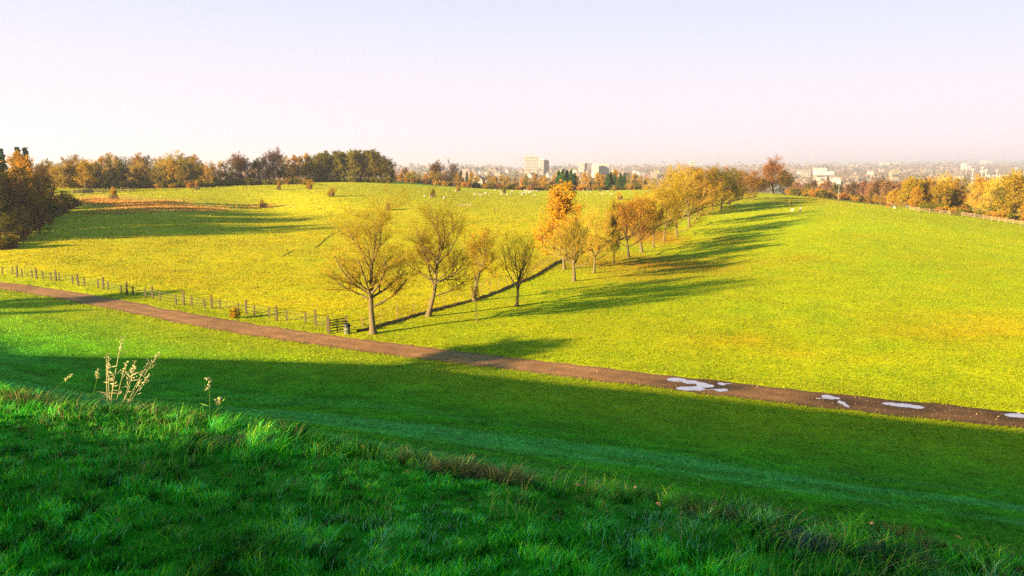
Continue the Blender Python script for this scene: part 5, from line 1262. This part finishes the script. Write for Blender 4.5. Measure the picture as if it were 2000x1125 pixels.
for a in [(1130, 985, .055, 'dead_leaf', 'pinkish dead leaf standing in the grass right of centre'), (1284, 1025, .05, 'dead_leaf', 'pale pinkish leaf left of the big grass clump'), (1240, 988, .035, 'dead_leaf', 'tiny reddish white leaf in the frosted grass'), (1653, 1075, .05, 'dead_leaf', 'orange curled leaf low in the grass near the bottom right'), (1700, 1062, .04, 'dead_leaf', 'long rust-red leaf beside the straw-brown tussock'),
          (708, 905, .045, 'yellow_leaf', 'yellow leaf in the grass below the low straw tussock'), (795, 958, .05, 'yellow_leaf', 'orange-yellow leaf lying lower left of the brown tussock'), (1868, 1092, .05, 'dead_leaf', 'brown leaf near the bottom right corner'), (284, 770, .05, 'yellow_leaf', 'left one of two yellow leaves beside the dried plant'), (295, 769, .055, 'yellow_leaf', 'right one of two yellow leaves beside the dried plant'),
          (378, 772, .06, 'yellow_leaf', 'left one of two pale yellow leaves by the slender stalk'), (388, 773, .05, 'yellow_leaf', 'right one of two pale yellow leaves by the slender stalk'), (421, 769, .045, 'yellow_leaf', 'small yellow leaf just right of the slender stalk'), (230, 1062, .05, 'dead_leaf', 'dark red leaf deep in the grass at the lower left'), (210, 912, .05, 'dead_leaf', 'pale brown leaf blade in the grass at the left')]:
    leaf_piece(*a, up=.13 if a[1] > 850 else .10)

# ------------------------------------------------------------------ camera, light, sky, air
cam = bpy.data.cameras.new('camera'); co = bpy.data.objects.new('camera', cam); COL.objects.link(co)
cam.sensor_width = 36; cam.lens = 36 * F / 2000; cam.clip_start = .1; cam.clip_end = 40000
co.location = (0, 0, EYE); co.rotation_euler = (math.pi / 2 - PITCH, 0, 0); sc.camera = co
sun = bpy.data.lights.new('sun', 'SUN'); so = bpy.data.objects.new('sun', sun); COL.objects.link(so)
sun.energy = 5.0; sun.angle = math.radians(.5); sun.color = (1.0, .80, .42)
so.rotation_euler = Vector((SX * math.cos(SUN_EL), SY * math.cos(SUN_EL), -math.sin(SUN_EL))).to_track_quat('-Z', 'Y').to_euler(); so.location = (-60, -50, 60)
w = bpy.data.worlds.new('World'); sc.world = w; w.use_nodes = True; nt = w.node_tree
bg = nt.nodes['Background']
sky = N(nt, 'ShaderNodeTexSky', sky_type='NISHITA'); sky.sun_disc = False; sky.sun_elevation = SUN_EL; sky.sun_rotation = math.atan2(-SX, -SY); sky.air_density = 1.0; sky.dust_density = .6
tc = N(nt, 'ShaderNodeTexCoord').outputs['Generated']; sp = N(nt, 'ShaderNodeSeparateXYZ'); nt.links.new(tc, sp.inputs[0])
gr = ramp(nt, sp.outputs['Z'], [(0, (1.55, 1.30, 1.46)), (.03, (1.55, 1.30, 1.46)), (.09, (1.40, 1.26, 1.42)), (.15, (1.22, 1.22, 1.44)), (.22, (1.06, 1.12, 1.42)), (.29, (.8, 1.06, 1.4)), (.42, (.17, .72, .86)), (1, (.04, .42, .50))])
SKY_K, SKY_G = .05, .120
vm = N(nt, 'ShaderNodeVectorMath', operation='SCALE'); nt.links.new(sky.outputs[0], vm.inputs[0]); vm.inputs['Scale'].default_value = SKY_K * .04
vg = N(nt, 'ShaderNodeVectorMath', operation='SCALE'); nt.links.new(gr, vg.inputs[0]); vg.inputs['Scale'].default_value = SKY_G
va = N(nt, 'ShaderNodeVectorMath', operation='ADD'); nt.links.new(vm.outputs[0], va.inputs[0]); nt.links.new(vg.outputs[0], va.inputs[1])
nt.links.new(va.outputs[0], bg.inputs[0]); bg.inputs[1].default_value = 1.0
HAZE = True
if HAZE:
    zmin = min(float(GZ.min()), -12) - 1; mb = MB(); zt_ = max(110., float(GZ.max()) + 10); mb.box((0, 0, (zmin + zt_) / 2), (25600, 25600, zt_ - zmin)); m, nt2, b = new_mat('haze_air'); nt2.nodes.remove(b)
    pv = N(nt2, 'ShaderNodeVolumePrincipled'); pv.inputs['Density'].default_value = .00018; pv.inputs['Color'].default_value = (.90, .83, 1.0, 1); pv.inputs['Anisotropy'].default_value = .36
    nt2.links.new(pv.outputs[0], nt2.nodes['Material Output'].inputs['Volume'])
    hz = mb.build('haze', m); tag(hz, 'thin pale haze over the fields and the valley', 'haze', kind='stuff')
sc.view_settings.view_transform = 'Standard'; sc.view_settings.look = 'None'; sc.view_settings.gamma = 1; sc.view_settings.exposure = 2.5
sc.render.engine = 'CYCLES'; cy = sc.cycles
cy.max_bounces = 4; cy.diffuse_bounces = 2; cy.glossy_bounces = 2; cy.transmission_bounces = 2; cy.volume_bounces = 0; cy.transparent_max_bounces = 4; cy.volume_step_rate = 10
cy.use_denoising = False; cy.denoising_input_passes = 'RGB_ALBEDO_NORMAL'; cy.denoising_prefilter = 'ACCURATE'; cy.sample_clamp_indirect = .6; cy.use_adaptive_sampling = False; cy.adaptive_threshold = .02
print('VERTS', sum(len(m.vertices) for m in bpy.data.meshes), 'OBJ', len(bpy.data.objects))
